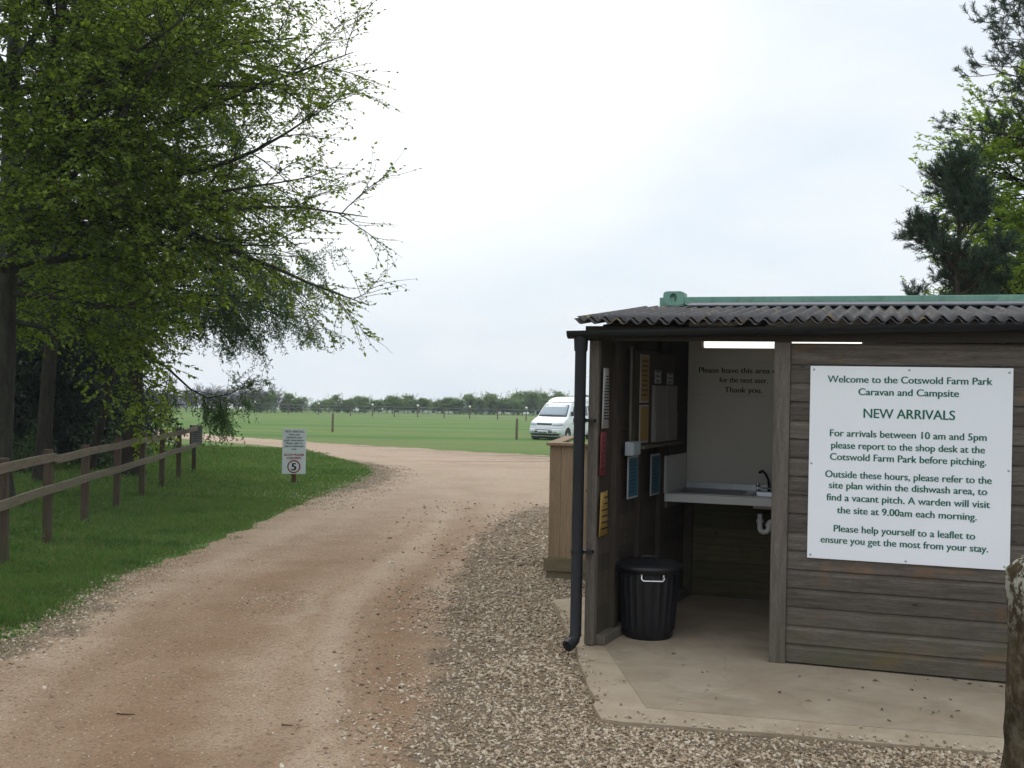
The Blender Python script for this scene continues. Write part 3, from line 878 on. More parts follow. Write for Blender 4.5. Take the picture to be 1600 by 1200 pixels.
def build_inside():
    # printed wall sign on the back panel
    t = thing("washing_up_sign", "pale sign asking to leave the area clean, on the back wall above the sink", "sign", S(-.53, 2.083, 1.68), -TH)
    MB().box(-.42, .42, -.003, .003, 0, .29).build("board", M['panel'], t, bevel=.001)
    b = MB()
    for q in ((-.412, .412, .278, .282), (-.412, .412, .008, .012), (-.412, -.408, .012, .278), (.408, .412, .012, .278)): b.box(q[0], q[1], -.0042, -.0034, q[2], q[3])
    b.build("border", M['paper'], t)
    text_mesh([("Please leave this area clean", 0, .196, .745, .066), ("for the next user.", 0, .116, .40, .066), ("Thank you.", 0, .034, .31, .066)], M['ink_dark'], t, kx=.036, ky=.004, y=-.0045)
    # strip light
    t = thing("strip_light", "lit fluorescent strip light under the shelter roof above the sink", "light", S(-.17, 1.40, 2.074), -TH)
    MB().box(-.63, .63, -.03, .03, .034, .075).build("housing", M['white_pl'], t, bevel=.004)
    MB().tube([(-.585, 0, .012), (.585, 0, .012)], .027, 12).build("tube", M['tube'], t)
    for x in (-.61, .585): MB().box(x, x + .025, -.022, .022, -.012, .034).build("end_cap", M['white_pl'], t, bevel=.003)
    MB().box(-.4, -.37, -.02, .02, .075, .2).build("hanger", M['white_pl'], t); MB().box(.37, .4, -.02, .02, .075, .2).build("hanger", M['white_pl'], t)
    # sink unit
    t = thing("sink_unit", "stainless steel sink set in a white worktop against the back wall", "sink", S(0, 1.78, 0), -TH)
    # worktop with an opening under the bowl
    b = MB()
    b.box(-1.062, -.42, -.30, .285, .842, .902); b.box(.22, 1.25, -.30, .285, .842, .902)
    b.box(-.42, .22, -.30, -.235, .842, .902); b.box(-.42, .22, .20, .285, .842, .902)
    b.build("worktop", M['white_lam'], t)
    b = MB()
    b.box(-1.03, -.40, -.275, .25, .9025, .912); b.box(.20, .60, -.275, .25, .9025, .912)
    b.box(-.40, .20, -.275, -.225, .9025, .912); b.box(-.40, .20, .19, .25, .9025, .912)
    for k in range(9): b.box(-.97, -.46, -.2 + k * .045, -.19 + k * .045, .912, .915)
    b.build("drainer", M['steel'], t, bevel=.002)
    b = MB(); q = [(-.40, -.225), (.20, -.225), (.20, .19), (-.40, .19)]
    vs = [(x, y, .905) for x, y in q] + [(x * .92 - .008, y * .9, .81) for x, y in q]
    b.add(vs, [(0, 1, 5, 4), (1, 2, 6, 5), (2, 3, 7, 6), (3, 0, 4, 7), (4, 5, 6, 7)]); b.build("bowl", M['steel'], t)
    MB().box(-.98, 1.2, .272, .284, .9025, .955).build("upstand", M['steel'], t)
    tp = MB().box(-.40, -.20, .205, .235, .93, .945).build("tap", M['chrome'], t, bevel=.005)
    MB().tube([(-.30, .22, .905), (-.30, .22, .97), (-.305, .21, 1.01), (-.325, .17, 1.06), (-.345, .11, 1.085), (-.36, .07, 1.075)], [.013, .011, .010, .010, .011, .013], 10).build("spout", M['black'], tp)
    for x in (-.39, -.215):
        b = MB().tube([(x, .22, .905), (x, .22, .955)], .011, 10)
        b.lathe([(.0, .982), (.013, .98), (.018, .968), (.016, .955), (.008, .95)], 10, (x, .22)); b.build("tap_head", M['chrome'], tp)
    b = MB(); pts = [(-.345, 0, .75), (-.345, 0, .655)] + [(-.31 - .035 * math.cos(a), 0, .64 - .035 * math.sin(a)) for a in np.linspace(0, math.pi, 9)] + [(-.275, 0, .665)] + [(-.255 - .02 * math.cos(a), 0, .67 + .02 * math.sin(a)) for a in np.linspace(0, math.pi / 2, 5)] + [(-.02, 0, .69)]
    b.tube(pts, .021, 12); b.tube([(-.345, 0, .68), (-.345, 0, .705)], .028, 12); b.tube([(-.275, 0, .655), (-.275, 0, .675)], .027, 12); b.build("drain_trap", M['white_pl'], t)
    Ml = Matrix.Translation((0, -1.78, 0)) @ side_m()
    MB().box(1.50, 2.07, -.003, .012, .905, 1.20, Ml).build("side_splash", M['white_lam'], t)
    MB().box(1.50, 2.07, -.003, .03, .79, .841, Ml).build("bearer", M['post'], t)
    MB().box(-.98, 1.2, .29, .32, .78, .841).build("bearer", M['post'], t)
    # things pinned on the left wall; local x runs into the shed, -y faces the room
    def pinned(name, label, cat, w0, w1, z0, z1, mat, o=-.004, th=.004, border=None, lines=0, ink=None, curl=0.0, m=.15):
        t = thing(name, label, cat, side_pt((w0 + w1) / 2, z0, o), SIDE_RZ)
        hw, h = (w1 - w0) / 2, z1 - z0
        if border:
            MB().box(-hw, hw, -th, 0, 0, h).build("backing", border, t, bevel=.0008)
            MB().box(-hw + .014, hw - .014, -th - .002, -th - .0005, .014, h - .014).build("sheet", mat, t)
        else:
            b = MB(); n = 6
            vs = [(-hw + 2 * hw * i / n, -th - curl * math.sin(math.pi * i / n + 1.0) * (.6 + .4 * j) - (.001 if j else 0), h * j / 3) for j in range(4) for i in range(n + 1)]
            fs = [(j * (n + 1) + i, j * (n + 1) + i + 1, (j + 1) * (n + 1) + i + 1, (j + 1) * (n + 1) + i) for j in range(3) for i in range(n)]
            o_ = b.add(vs, fs, True).build("sheet", mat, t); sm = o_.modifiers.new("solid", 'SOLIDIFY'); sm.thickness = .001
        if lines:
            b = MB(); rg = random.Random(lines)
            for k in range(lines):
                z = h * (1 - m - (1 - 2 * m) * k / max(1, lines - 1)); l0 = rg.uniform(-.78, -.6) * hw; l1 = rg.uniform(.3, .78) * hw
                y = -th - curl - .0035
                b.box(l0, l1, y, y + .0008, z, z + min(.010, h / lines * .35))
            b.build("writing", ink or M['ink_dark'], t)
        return t
    pinned("notice", "white notice with many typed lines, topmost on the post side of the left wall", "notice", .028, .185, 1.46, 1.87, M['paper'], .004, .003, None, 15, None, .006)
    pinned("notice", "red notice pinned between the white typed list and the yellow sheet", "notice", .006, .146, 1.14, 1.435, M['redpaper'], .004, .003, None, 7, M['ink_dark'], .004)
    pinned("notice", "yellow notice with black writing, lowest sheet behind the downpipe post", "notice", .003, .205, .73, 1.03, M['yelpaper'], .006, .003, None, 6, M['ink_black'], .008)
    pinned("framed_notice", "blue white-edged notice directly under the grey junction box", "notice", .525, .75, .94, 1.245, M['bluepaper'], .026, .006, M['paper'], 9, M['ink_dark'])
    pinned("framed_notice", "blue white-edged notice under the leaflet holders, nearer the sink", "notice", 1.055, 1.275, .92, 1.235, M['bluepaper'], .026, .006, M['paper'], 9, M['ink_dark'])
    # leaflet board with its parts
    t = thing("leaflet_board", "wooden board on the left wall with shelf and two pale leaflet holders", "noticeboard", side_pt(1.11, 1.30, .024), SIDE_RZ)
    MB().box(-.49, .49, -.018, 0, 0, .71).build("backboard", M['inner'], t, bevel=.002)
    MB().box(-.49, .49, -.10, -.0185, 0, .02).build("shelf", M['post'], t, bevel=.002)
    for x in (-.105, .195):
        h = MB().box(x, x + .28, -.045, -.0185, .03, .46).build("leaflet_holder", M['dimpaper'], t, bevel=.003)
        MB().box(x + .01, x + .27, -.052, -.0455, .03, .26).build("pocket", M['dimpaper'], h)
    pinned("poster", "narrow yellow poster with dark letters running down, upper one on the leaflet board", "poster", .715, .92, 1.63, 1.985, M['yelpaper'], .044, .004, M['paper'], 8, M['ink_black'])
    pinned("poster", "narrow plain yellow poster, lower one on the leaflet board", "poster", .715, .92, 1.335, 1.615, M['yelpaper'], .044, .004, M['paper'])
    pinned("small_print", "small square framed print above the leaflet holder beside the yellow poster", "print", 1.06, 1.22, 1.775, 1.875, M['greypl'], .044, .004, M['paper'], 3)
    pinned("small_print", "small square framed print above the leaflet holder nearest the sink", "print", 1.37, 1.53, 1.77, 1.86, M['greypl'], .044, .004, M['paper'], 3)
    t = thing("junction_box", "grey electrical junction box with conduit rising above the blue notice", "junction box", side_pt(.55, 1.255, .024), SIDE_RZ)
    MB().box(-.085, .085, -.06, 0, 0, .10).build("box", M['greypl'], t, bevel=.006)
    MB().box(-.075, .075, -.066, -.0605, .008, .092).build("cover", M['greypl'], t, bevel=.002)
    MB().tube([(-.03, -.02, .10), (-.03, -.02, .78)], .011, 8).build("conduit", M['post'], t)
    # bin
    t = thing("dustbin", "black ribbed plastic dustbin with lid and metal handle in the shelter doorway", "bin", S(-.965, .43, .0), -TH + R(18))
    prof = [(.0, .012), (.160, .0), (.172, .012), (.205, .43), (.210, .465), (.226, .47), (.226, .485), (.212, .49)]
    def rib(r_, z, a):
        k = max(0.0, math.cos(a * 24)) ** 2 * .010
        return r_ + (k if .05 < z < .44 else 0)
    prof2 = [(.160, .0), (.172, .015), (.1745, .05), (.1755, .06)] + [(.1755 + .0295 * i / 8, .06 + .37 * i / 8) for i in range(1, 9)] + [(.207, .445), (.210, .465), (.226, .47), (.226, .485), (.20, .49)]
    b = MB(); b.lathe(prof2, 192, rfun=rib); b.lathe([(.0, .008), (.16, .0)], 120); b.build("body", M['binblack'], t)
    b = MB(); b.lathe([(.232, .478), (.240, .482), (.240, .500), (.232, .512), (.20, .520), (.192, .526), (.12, .534), (.06, .538), (.0, .539)], 64); b.build("lid", M['binblack'], t)
    MB().tube([(-.05, 0, .535), (-.045, 0, .558), (.045, 0, .558), (.05, 0, .535)], .008, 8).build("lid_grip", M['binblack'], t)
    for a, nm in ((R(-90), 1), (R(90), 2)):
        Mr = Matrix.Rotation(a, 4, 'Z')
        pts = [Mr @ Vector(p) for p in ((.222, -.075, .455), (.240, -.077, .435), (.247, -.066, .425), (.247, .066, .425), (.240, .077, .435), (.222, .075, .455))]
        b = MB().tube(pts, .0055, 8)
        for s_ in (-.075, .075):
            p = Mr @ Vector((.214, s_, .452)); b.tube([p + Vector((0, 0, -.02)), p + Vector((0, 0, .014))], .010, 8)
        b.build("handle", M['chrome'], t)

def casting(mb, x0, x1, y0, y1, z0, z1):
    # corner casting with an oval hole in the front face
    n = 24; cx, cz = (x0 + x1) / 2 - .002, (z0 + z1) / 2 + .002
    cut = .012
    def rect(a):
        c, s_ = math.cos(a), math.sin(a)
        hx, hz = (x1 - x0) / 2, (z1 - z0) / 2
        k = min(hx / max(1e-6, abs(c)), hz / max(1e-6, abs(s_)))
        X, Z = c * k, s_ * k
        if abs(X) > hx - cut and abs(Z) > hz - cut:
            X *= .95; Z *= .95
        return (x0 + x1) / 2 + X, (z0 + z1) / 2 + Z
    A = [math.pi * 2 * i / n + .0001 for i in range(n)]
    o0 = [(*rect(a),) for a in A]
    h0 = [(cx + .030 * math.cos(a), cz + .040 * math.sin(a)) for a in A]
    vs = [(x, y0, z) for x, z in o0] + [(x, y0, z) for x, z in h0] + [(x, y0 + .03, z) for x, z in h0] + [(x, y1, z) for x, z in o0]
    fs = []
    for i in range(n):
        j = (i + 1) % n
        fs += [(i, j, n + j, n + i), (n + i, n + j, 2 * n + j, 2 * n + i), (i, 3 * n + i, 3 * n + j, j)]
    fs += [tuple(range(2 * n, 3 * n)), tuple(range(3 * n, 4 * n))]
    mb.add(vs, fs)

def build_container():
    t = thing("shipping_container", "green steel shipping container standing behind the shelter roof", "container", S(-1.264, 2.165, -.05), -TH)
    L, Wc, H = 6.06, 2.44, 2.57
    zt = 2.618
    # corrugated long side and end, flat roof
    b = MB()
    def corr(n, x0, x1):
        xs = [x0]; out = []
        p = (x1 - x0) / n
        for k in range(n):
            a = x0 + k * p
            out += [(a, .0), (a + .25 * p, .0), (a + .5 * p, .036), (a + .75 * p, .036)]
        return out + [(x1, 0)]
    q = corr(20, .16, L - .16)
    for y, sg in ((.03, 1), (Wc - .03, -1)):
        vs = [(x, y + sg * o, z) for z in (.15, H - .10) for x, o in q]; n = len(q)
        b.add(vs, [(i, i + 1, n + i + 1, n + i) for i in range(n - 1)])
    q = corr(8, .16, Wc - .16)
    for x, sg in ((.03, 1), (L - .03, -1)):
        vs = [(x + sg * o, y, z) for z in (.15, H - .10) for y, o in q]; n = len(q)
        b.add(vs, [(i, i + 1, n + i + 1, n + i) for i in range(n - 1)])
    b.add([(.05, .05, H - .02), (L - .05, .05, H - .02), (L - .05, Wc - .05, H - .02), (.05, Wc - .05, H - .02)], [(0, 1, 2, 3)])
    b.build("body", M['container'], t)
    for y in (.004, Wc - .064): MB().box(.212, L - .212, y, y + .06, H - .068, H).build("top_rail", M['container'], t, bevel=.004)
    for x in (.0, L - .06): MB().box(x, x + .06, .18, Wc - .18, H - .08, H).build("end_rail", M['container'], t, bevel=.004)
    for y in (.0, Wc - .1): MB().box(.18, L - .18, y, y + .1, 0, .15).build("bottom_rail", M['container'], t, bevel=.004)
    for x in (0, L - .13):
        for y in (.005, Wc - .135): MB().box(x, x + .13, y, y + .13, .12, H - .07 + .066).build("corner_post", M['container'], t, bevel=.005)
    for x in (.032, L - .212):
        for y0, y1 in ((-.004, .158), (Wc - .158, Wc + .004)):
            b = MB(); casting(b, x, x + .18, y0, y1, zt - .118, zt); b.build("corner_casting", M['container'], t)
    MB().box(.04, .212, -.002, .006, zt - .124, zt - .1181).build("weld_strip", M['container'], t)
    # white measuring strip with red arrows
    s0 = 1.332 + 1.264
    st = MB().box(s0, s0 + 1.2, -.004, -.001, H - .148, H - .100).build("warning_strip", M['sign'], t)
    b = MB()
    for k in range(8):
        x = s0 + .12 + k * .135
        b.prism([(x - .010, H - .130), (x + .010, H - .130), (x, H - .112)], 'y', -.006, -.0045); b.box(x - .003, x + .003, -.006, -.0045, H - .146, H - .130)
    b.box(s0 + .03, s0 + 1.17, -.006, -.0045, H - .1095, H - .1075)
    b.build("arrow_marks", M['ink_red'], st)
    b = MB()
    for k in range(3): b.box(s0 + .012, s0 + .03 - k * .004, -.006, -.0045, H - .116 - k * .010, H - .112 - k * .010)
    b.build("writing", M['ink_black'], st)

def build_enclosure():
    t = thing("timber_enclosure", "pale vertical-board timber enclosure beside the shelter, on the gravel edge", "enclosure", (.365, 10.77, -.17), -.16)
    b = MB(); rg = random.Random(2); x = .012
    while x < 1.7:
        b.box(x, x + .110, .0 + rg.uniform(0, .003), .02, .26, 1.335); x += .1125
    b.build("board", M['newwood'], t, bevel=.002)
    b = MB(); y = .024
    while y < 1.5:
        b.box(.012, .03, y, y + .11, .26, 1.335); y += .1125
    b.build("side_board", M['newwood'], t, bevel=.002)
    MB().box(-.02, 1.72, -.035, .13, 1.337, 1.365).build("cap", M['newwood'], t, bevel=.004)
    MB().box(-.02, .11, .131, 1.55, 1.338, 1.364).build("cap", M['newwood'], t, bevel=.004)
    b = MB(); b.box(-.028, 1.72, -.024, -.001, .132, .258); b.box(-.028, .01, .0, 1.5, .132, .258); b.build("base_board", M['newwoodh'], t, bevel=.004)
    b = MB(); b.box(-.004, 1.72, -.006, .02, -.06, .130); b.box(-.004, .02, .021, 1.5, -.06, .130); b.build("base_board", M['newwoodh'], t, bevel=.004)

def build_stone():
    rng = np.random.default_rng(8)
    bm = bmesh.new()
    bmesh.ops.create_cube(bm, size=1)
    bmesh.ops.subdivide_edges(bm, edges=bm.edges, cuts=14, use_grid_fill=True)
    ph = rng.uniform(0, 6.28, (8, 3)); fr = rng.uniform(4, 20, (8, 3))
    for v in bm.verts:
        x, y, z = v.co
        r_ = math.hypot(x, y); m = max(abs(x), abs(y))
        if r_ > 1e-6:
            k = (m / r_) ** .45
            x, y = x * k * 1.06, y * k * 1.06
        zz = z + .5
        top = max(0, (zz - .90) / .10)
        sc = 1 - .22 * top ** 2.2
        dn = sum(math.sin(v.co.x * fr[i, 0] * .6 + ph[i, 0]) * math.sin(v.co.y * fr[i, 1] * .6 + ph[i, 1]) * math.sin(zz * fr[i, 2] * 1.2 + ph[i, 2]) for i in range(8)) * .0045
        w_ = (.30 + .02 * (1 - zz)) * sc
        v.co = (x * w_ + dn * 1.2 * (1 if x > 0 else -1), y * w_ + dn, zz * 1.2 - (.035 * (m * 2) ** 3 if zz > .97 else 0) + dn * .7)
    me = bpy.data.meshes.new("stone_gatepost"); bm.to_mesh(me); bm.free()
    me.polygons.foreach_set("use_smooth", [True] * len(me.polygons))
    o = link("stone_gatepost", me, M['stone'], None, (2.175, 4.42, -.085), .1)
    tag(o, "rough old stone gatepost with pale lichen on its rounded top", "gatepost")

# ------------------------------------------------------------------ fences and field furniture
def build_rail_fence():
    P = [(-3.97, 4.7), (-4.29, 6.8), (-4.60, 8.8), (-4.927, 10.947), (-5.178, 12.597), (-5.459, 14.438), (-5.768, 16.464), (-6.091, 18.584), (-6.406, 20.65), (-6.731, 22.78), (-7.096, 25.171)]
    x0, y0 = P[0]; rz = math.atan2(-(P[-1][0] - x0), P[-1][1] - y0)
    t = thing("rail_fence", "dark timber post and two-rail fence running along the grass verge", "fence", (x0, y0, float(gz(x0, y0))), rz)
    rg = random.Random(9)
    def lp(x, y):
        dx, dy = x - x0, y - y0
        return dx * math.cos(rz) + dy * math.sin(rz), -dx * math.sin(rz) + dy * math.cos(rz), float(gz(x, y)) - float(gz(x0, y0))
    L = [lp(*p) for p in P]
    for (a, b_, z) in L:
        m = Matrix.Translation((a, b_, z)) @ Matrix.Rotation(rg.uniform(-.015, .015), 4, 'X') @ Matrix.Rotation(rg.uniform(-.012, .012), 4, 'Y')
        b = MB(); h = 1.06 + rg.uniform(-.015, .02)
        vs = [(-.06, -.045, -.2), (.03, -.045, -.2), (.03, .045, -.2), (-.06, .045, -.2), (-.06, -.045, h), (.03, -.045, h), (.03, .045, h), (-.06, .045, h), ]
        b.box(-.06, .03, -.045, .045, -.2, h, m); b.build("post", M['fpost'], t, bevel=.006)
    for zc in (.97, .63):
        for i in range(0, len(L) - 1, 2):
            A, B = L[i], L[i + 2]
            za, zb = A[2] + zc + rg.uniform(-.012, .012), B[2] + zc + rg.uniform(-.012, .012)
            e0 = .0 if i else -.3
            n = 10; vs, fs = [], []
            ya, yb = A[1] + (.004 if i else -1.5), B[1] - .004 + (.08 if i == len(L) - 3 else 0)
            for k in range(n + 1):
                f = k / n; y = ya + (yb - ya) * f; x = A[0] + (B[0] - A[0]) * f + .034; z = za + (zb - za) * f + .006 * math.sin(f * 7 + i)
                vs += [(x, y, z - .047), (x + .036, y, z - .047), (x + .036, y, z + .047), (x, y, z + .047)]
            for k in range(n):
                for q in range(4): fs.append((k * 4 + q, k * 4 + (q + 1) % 4, k * 4 + 4 + (q + 1) % 4, k * 4 + 4 + q))
            fs += [(0, 1, 2, 3), tuple(n * 4 + q for q in (3, 2, 1, 0))]
            MB().add(vs, fs).build("rail", M['railwood'], t, bevel=.004)
    # notice board on the end post
    x, y = P[-1]
    t = thing("fence_notice", "small grey notice board fixed to the end post of the rail fence", "notice", (x + .06, y - .10, float(gz(x, y)) + .62), R(38))
    MB().box(-.13, .13, -.012, .012, 0, .44).build("board", M['greyboard'], t, bevel=.002)
    MB().box(-.155, -.131, -.016, .018, -.02, .45).build("frame", M['fpost'], t)
    b = MB()
    for k in range(7): b.box(-.10 + .01 * (k % 3), .10 - .012 * (k % 4), -.0145, -.0128, .37 - k * .048, .385 - k * .048)
    b.build("writing", M['ink_dark'], t)

def build_speed_sign():
    g = float(gz(-4.37, 22.6))
    t = thing("speed_sign", "grey-white SLOW PLEASE CHILDREN sign with red-ringed 5 on the grass", "sign", (-4.37, 22.6, g), R(11))
    MB().box(-.045, .045, .012, .08, -.2, 1.07).build("post", M['fpost2'], t, bevel=.004)
    Wd_, z0, z1 = .47, .175, 1.085
    MB().box(-Wd_ / 2, Wd_ / 2, -.004, .010, z0, z1).build("board", M['sign2'], t, bevel=.002)
    rows = [("NEW ARRIVALS", .365, .066), ("Have you", .215, .066), ("checked your", .31, .066), ("pitch reservation.", .385, .066), ("Please refer to", .33, .066), ("plan in dishwash", .375, .066), ("area.", .10, .066)]
    L = [(s_, 0, z1 - .075 - i * .0585, wd, .062) for i, (s_, wd, _e) in enumerate(rows)]
    text_mesh(L, M['ink_dark'], t, kx=.03, ky=.008, y=-.0052)
    text_mesh([("SLOW PLEASE", 0, z0 + .365, .40, .062), ("CHILDREN", 0, z0 + .30, .285, .062)], M['ink_red'], t, kx=.05, ky=.03, y=-.0052)
    b = MB(); n = 48
    vs = [(r_ * math.cos(2 * math.pi * k / n), -.0055, z0 + .148 + r_ * math.sin(2 * math.pi * k / n)) for r_ in (.105, .132) for k in range(n)]
    b.add(vs, [(k, (k + 1) % n, n + (k + 1) % n, n + k) for k in range(n)]); b.build("red_ring", M['ink_red'], t)
    text_mesh([("5", 0, z0 + .075, .105, .205)], M['ink_black'], t, kx=.05, ky=.025, y=-.0052, name="number")

def build_field_posts():
    for (x, y, h, lab) in ((-9.325, 58.48, .97, "lone brown wooden post in the field above the speed sign end of the track"), (.255, 51.73, .97, "lone brown wooden post in the field just left of the white van")):
        b = MB().tube([(0, 0, -.3), (0, 0, h * .5), (.01, 0, h - .02), (.01, 0, h)], [.062, .058, .056, .045], 10)
        o = b.build("field_post", M['railwood'], None, (x, y, float(gz(x, y))), 0); tag(o, lab, "post", "lone field posts")
    A = [(-39.5, 140.0), (-34.6, 135.6), (-29.9, 130.6), (-25.0, 125.6), (-21.0, 121.9), (-17.05, 118.7), (-14.6, 117.6), (-12.2, 116.6), (-9.64, 115.3), (-6.81, 113.4), (-4.18, 112.0), (-1.36, 110.6), (1.44, 109.0), (4.4, 107.2), (7.5, 105.2)]
    x0, y0 = A[0]
    t = thing("field_fence", "distant wire fence with thin wooden posts and white knobs before the trees", "fence", (x0, y0, float(gz(x0, y0))))
    for i, (x, y) in enumerate(A):
        z = float(gz(x, y) - gz(x0, y0))
        p = MB().tube([(x - x0, y - y0, z - .2), (x - x0, y - y0, z + 1.12)], .06, 8).build("post", M['railwood'], t)
        if i % 2 == 0:
            MB().lathe([(.0, z + 1.11), (.11, z + 1.16), (.13, z + 1.24), (.09, z + 1.33), (.0, z + 1.36)], 10, (x - x0, y - y0)).build("white_knob", M['white_pl'], p)
    for h in (.35, .7, 1.05):
        MB().tube([(x - x0, y - y0, float(gz(x, y) - gz(x0, y0)) + h) for x, y in A], .008, 4).build("wire", M['greypl'], t)

# ------------------------------------------------------------------ vehicles
def car_shell(rings, nf=13, ns=18, nr=7):
    """rings: (z, y front, y rear, half width, corner depth) -> grid of points round the body"""
    out = []
    for (z, yf, yr, hw, cd) in rings:
        p = []
        for k in range(nf):
            t = -1 + 2 * k / (nf - 1)
            p.append((hw * math.sin(t * math.pi / 2) ** 1 if False else hw * t * (1 - .0), yf + cd * abs(t) ** 3.2, z))
        y0 = yf + cd
        for k in range(1, ns): p.append((hw, y0 + (yr - .06 - y0) * k / ns, z))
        for k in range(nr):
            t = 1 - 2 * k / (nr - 1)
            p.append((hw * t, yr - .06 * abs(t) ** 4, z))
        for k in range(1, ns): p.append((-hw, yr - .06 + (y0 - yr + .06) * k / ns, z))
        out.append(p)
    return out

def shell_mesh(mb, G):
    n = len(G[0]); vs = [p for r_ in G for p in r_]; fs = []
    for i in range(len(G) - 1):
        for k in range(n): fs.append((i * n + k, i * n + (k + 1) % n, (i + 1) * n + (k + 1) % n, (i + 1) * n + k))
    fs.append(tuple(range(n))); fs.append(tuple(range((len(G) - 1) * n, len(G) * n)))
    mb.add(vs, fs, True)

def build_van():
    t = thing("parked_van", "white high-roofed camper van parked on the field grass", "van", (1.48, 52.0, float(gz(1.5, 52)) - .10), R(-27))
    rings = [(.26, .10, 4.52, .78, .30), (.34, .02, 4.58, .82, .30), (.50, .0, 4.6, .835, .30), (.60, .015, 4.6, .84, .30), (.66, .07, 4.6, .84, .30), (.78, .09, 4.6, .842, .30), (.88, .13, 4.59, .84, .30),
             (.96, .26, 4.58, .835, .30), (1.04, .46, 4.57, .825, .28), (1.11, .70, 4.56, .815, .24), (1.16, .86, 4.55, .805, .22), (1.40, 1.10, 4.52, .765, .20), (1.62, 1.34, 4.48, .715, .18), (1.74, 1.49, 4.45, .68, .17),
             (1.80, 1.60, 4.43, .66, .17), (1.84, 1.70, 4.42, .645, .2), (1.86, 1.66, 4.42, .665, .22), (1.94, 1.80, 4.40, .65, .24), (2.02, 2.0, 4.36, .62, .26), (2.07, 2.25, 4.28, .55, .26), (2.09, 2.6, 4.1, .40, .2)]
    G = car_shell(rings)
    b = MB(); shell_mesh(b, G)
    o = b.build("body", M['van'], t)
    o.data.set_sharp_from_angle(angle=R(42))
    nf, ns, nr = 13, 18, 7
    def surf(z):
        for i in range(len(rings) - 1):
            if rings[i][0] <= z <= rings[i + 1][0]:
                f = (z - rings[i][0]) / (rings[i + 1][0] - rings[i][0])
                return [rings[i][k] * (1 - f) + rings[i + 1][k] * f for k in range(5)]
    def front_pt(u, z, off):
        _, yf, yr, hw, cd = surf(z)
        return (hw * u, yf + cd * abs(u) ** 3.2 - off, z + off * .5)
    def front_patch(u0, u1, z0, z1, off, nu=10, nz=5, taper=0.0):
        vs = []
        for j in range(nz + 1):
            z = z0 + (z1 - z0) * j / nz; tp = taper * j / nz
            for i in range(nu + 1):
                u = u0 + tp + (u1 - u0 - 2 * tp) * i / nu; vs.append(front_pt(u, z, off))
        m = nu + 1
        return vs, [(j * m + i, j * m + i + 1, (j + 1) * m + i + 1, (j + 1) * m + i) for j in range(nz) for i in range(nu)]
    def side_patch(sg, pts, off):
        vs = []
        for y, z in pts:
            _, yf, yr, hw, cd = surf(z); vs.append((sg * (hw + off), y, z))
        return vs, [tuple(range(len(pts)))]
    def solid(o_, th):
        m = o_.modifiers.new("solid", 'SOLIDIFY'); m.thickness = th; m.offset = 0
        return o_
    solid(MB().add(*front_patch(-.90, .90, 1.185, 1.725, .012), True).build("windscreen_seal", M['darktrim'], t), .012)
    ws = solid(MB().add(*front_patch(-.86, .86, 1.215, 1.70, .022), True).build("windscreen", M['wscreen'], t), .01)
    for x0, x1 in ((-.5, .02), (.0, .52)):
        MB().tube([front_pt(x0 / .8, 1.20, .035), front_pt(x1 / .8, 1.225, .04)], .010, 6).build("wiper", M['darktrim'], ws)
    solid(MB().add(*front_patch(-.46, .46, .80, .875, .012), True).build("grille", M['darktrim'], t), .012)
    solid(MB().add(*front_patch(-.98, .98, .635, .665, .004), True).build("bumper_gap", M['greypl'], t), .006)
    bp = solid(MB().add(*front_patch(-.985, .985, .40, .60, .022), True).build("bumper", M['van'], t), .03)
    for u0, u1, z0, z1 in ((-.55, -.25, .43, .50), (.25, .55, .43, .50), (-.5, .5, .54, .575), (-.9, .9, .30, .375)):
        solid(MB().add(*front_patch(u0, u1, z0, z1, .041), True).build("air_intake", M['darktrim'], bp), .004)
    for s_ in (-1, 1):
        a, c = sorted((s_ * .52, s_ * .90))
        solid(MB().add(*front_patch(a, c, .775, .885, .014), True).build("headlamp", M['lamp'], t), .012)
        a, c = sorted((s_ * .91, s_ * .985))
        solid(MB().add(*front_patch(a, c, .785, .875, .012), True).build("indicator", M['greypl'], t), .01)
        a, c = sorted((s_ * .60, s_ * .78))
        solid(MB().add(*front_patch(a, c, .42, .49, .042), True).build("fog_lamp", M['lamp'], t), .01)
    pl = solid(MB().add(*front_patch(-.31, .31, .40, .515, .05), True).build("number_plate", M['sign'], t), .008)
    b = MB(); x = -.21
    for k in range(7):
        b.box(x, x + .035, -.062, -.058, .43, .49); x += .058 if k != 3 else .085
    b.build("lettering", M['ink_black'], pl)
    # side windows, lower silver panel, mirrors, wheels
    for s_ in (-1, 1):
        for pts in ([(1.42, 1.20), (2.36, 1.20), (2.36, 1.66), (1.86, 1.66)], [(2.44, 1.20), (3.4, 1.20), (3.4, 1.66), (2.44, 1.66)], [(3.48, 1.20), (4.38, 1.20), (4.3, 1.66), (3.48, 1.66)]):
            solid(MB().add(*side_patch(s_, pts, .004)).build("side_window", M['glass'], t), .008)
        solid(MB().add(*side_patch(s_, [(1.33, .30), (3.2, .30), (3.2, .88), (1.36, .88)], .003)).build("side_panel", M['vansilver'], t), .006)
        m_ = MB().box(s_ * .86 - .05, s_ * .86 + .09 * s_ + .0, 1.30, 1.36, 1.22, 1.42) if s_ > 0 else MB().box(-.98, -.84, 1.30, 1.36, 1.22, 1.42)
        m_.build("mirror", M['darktrim'], t, bevel=.02)
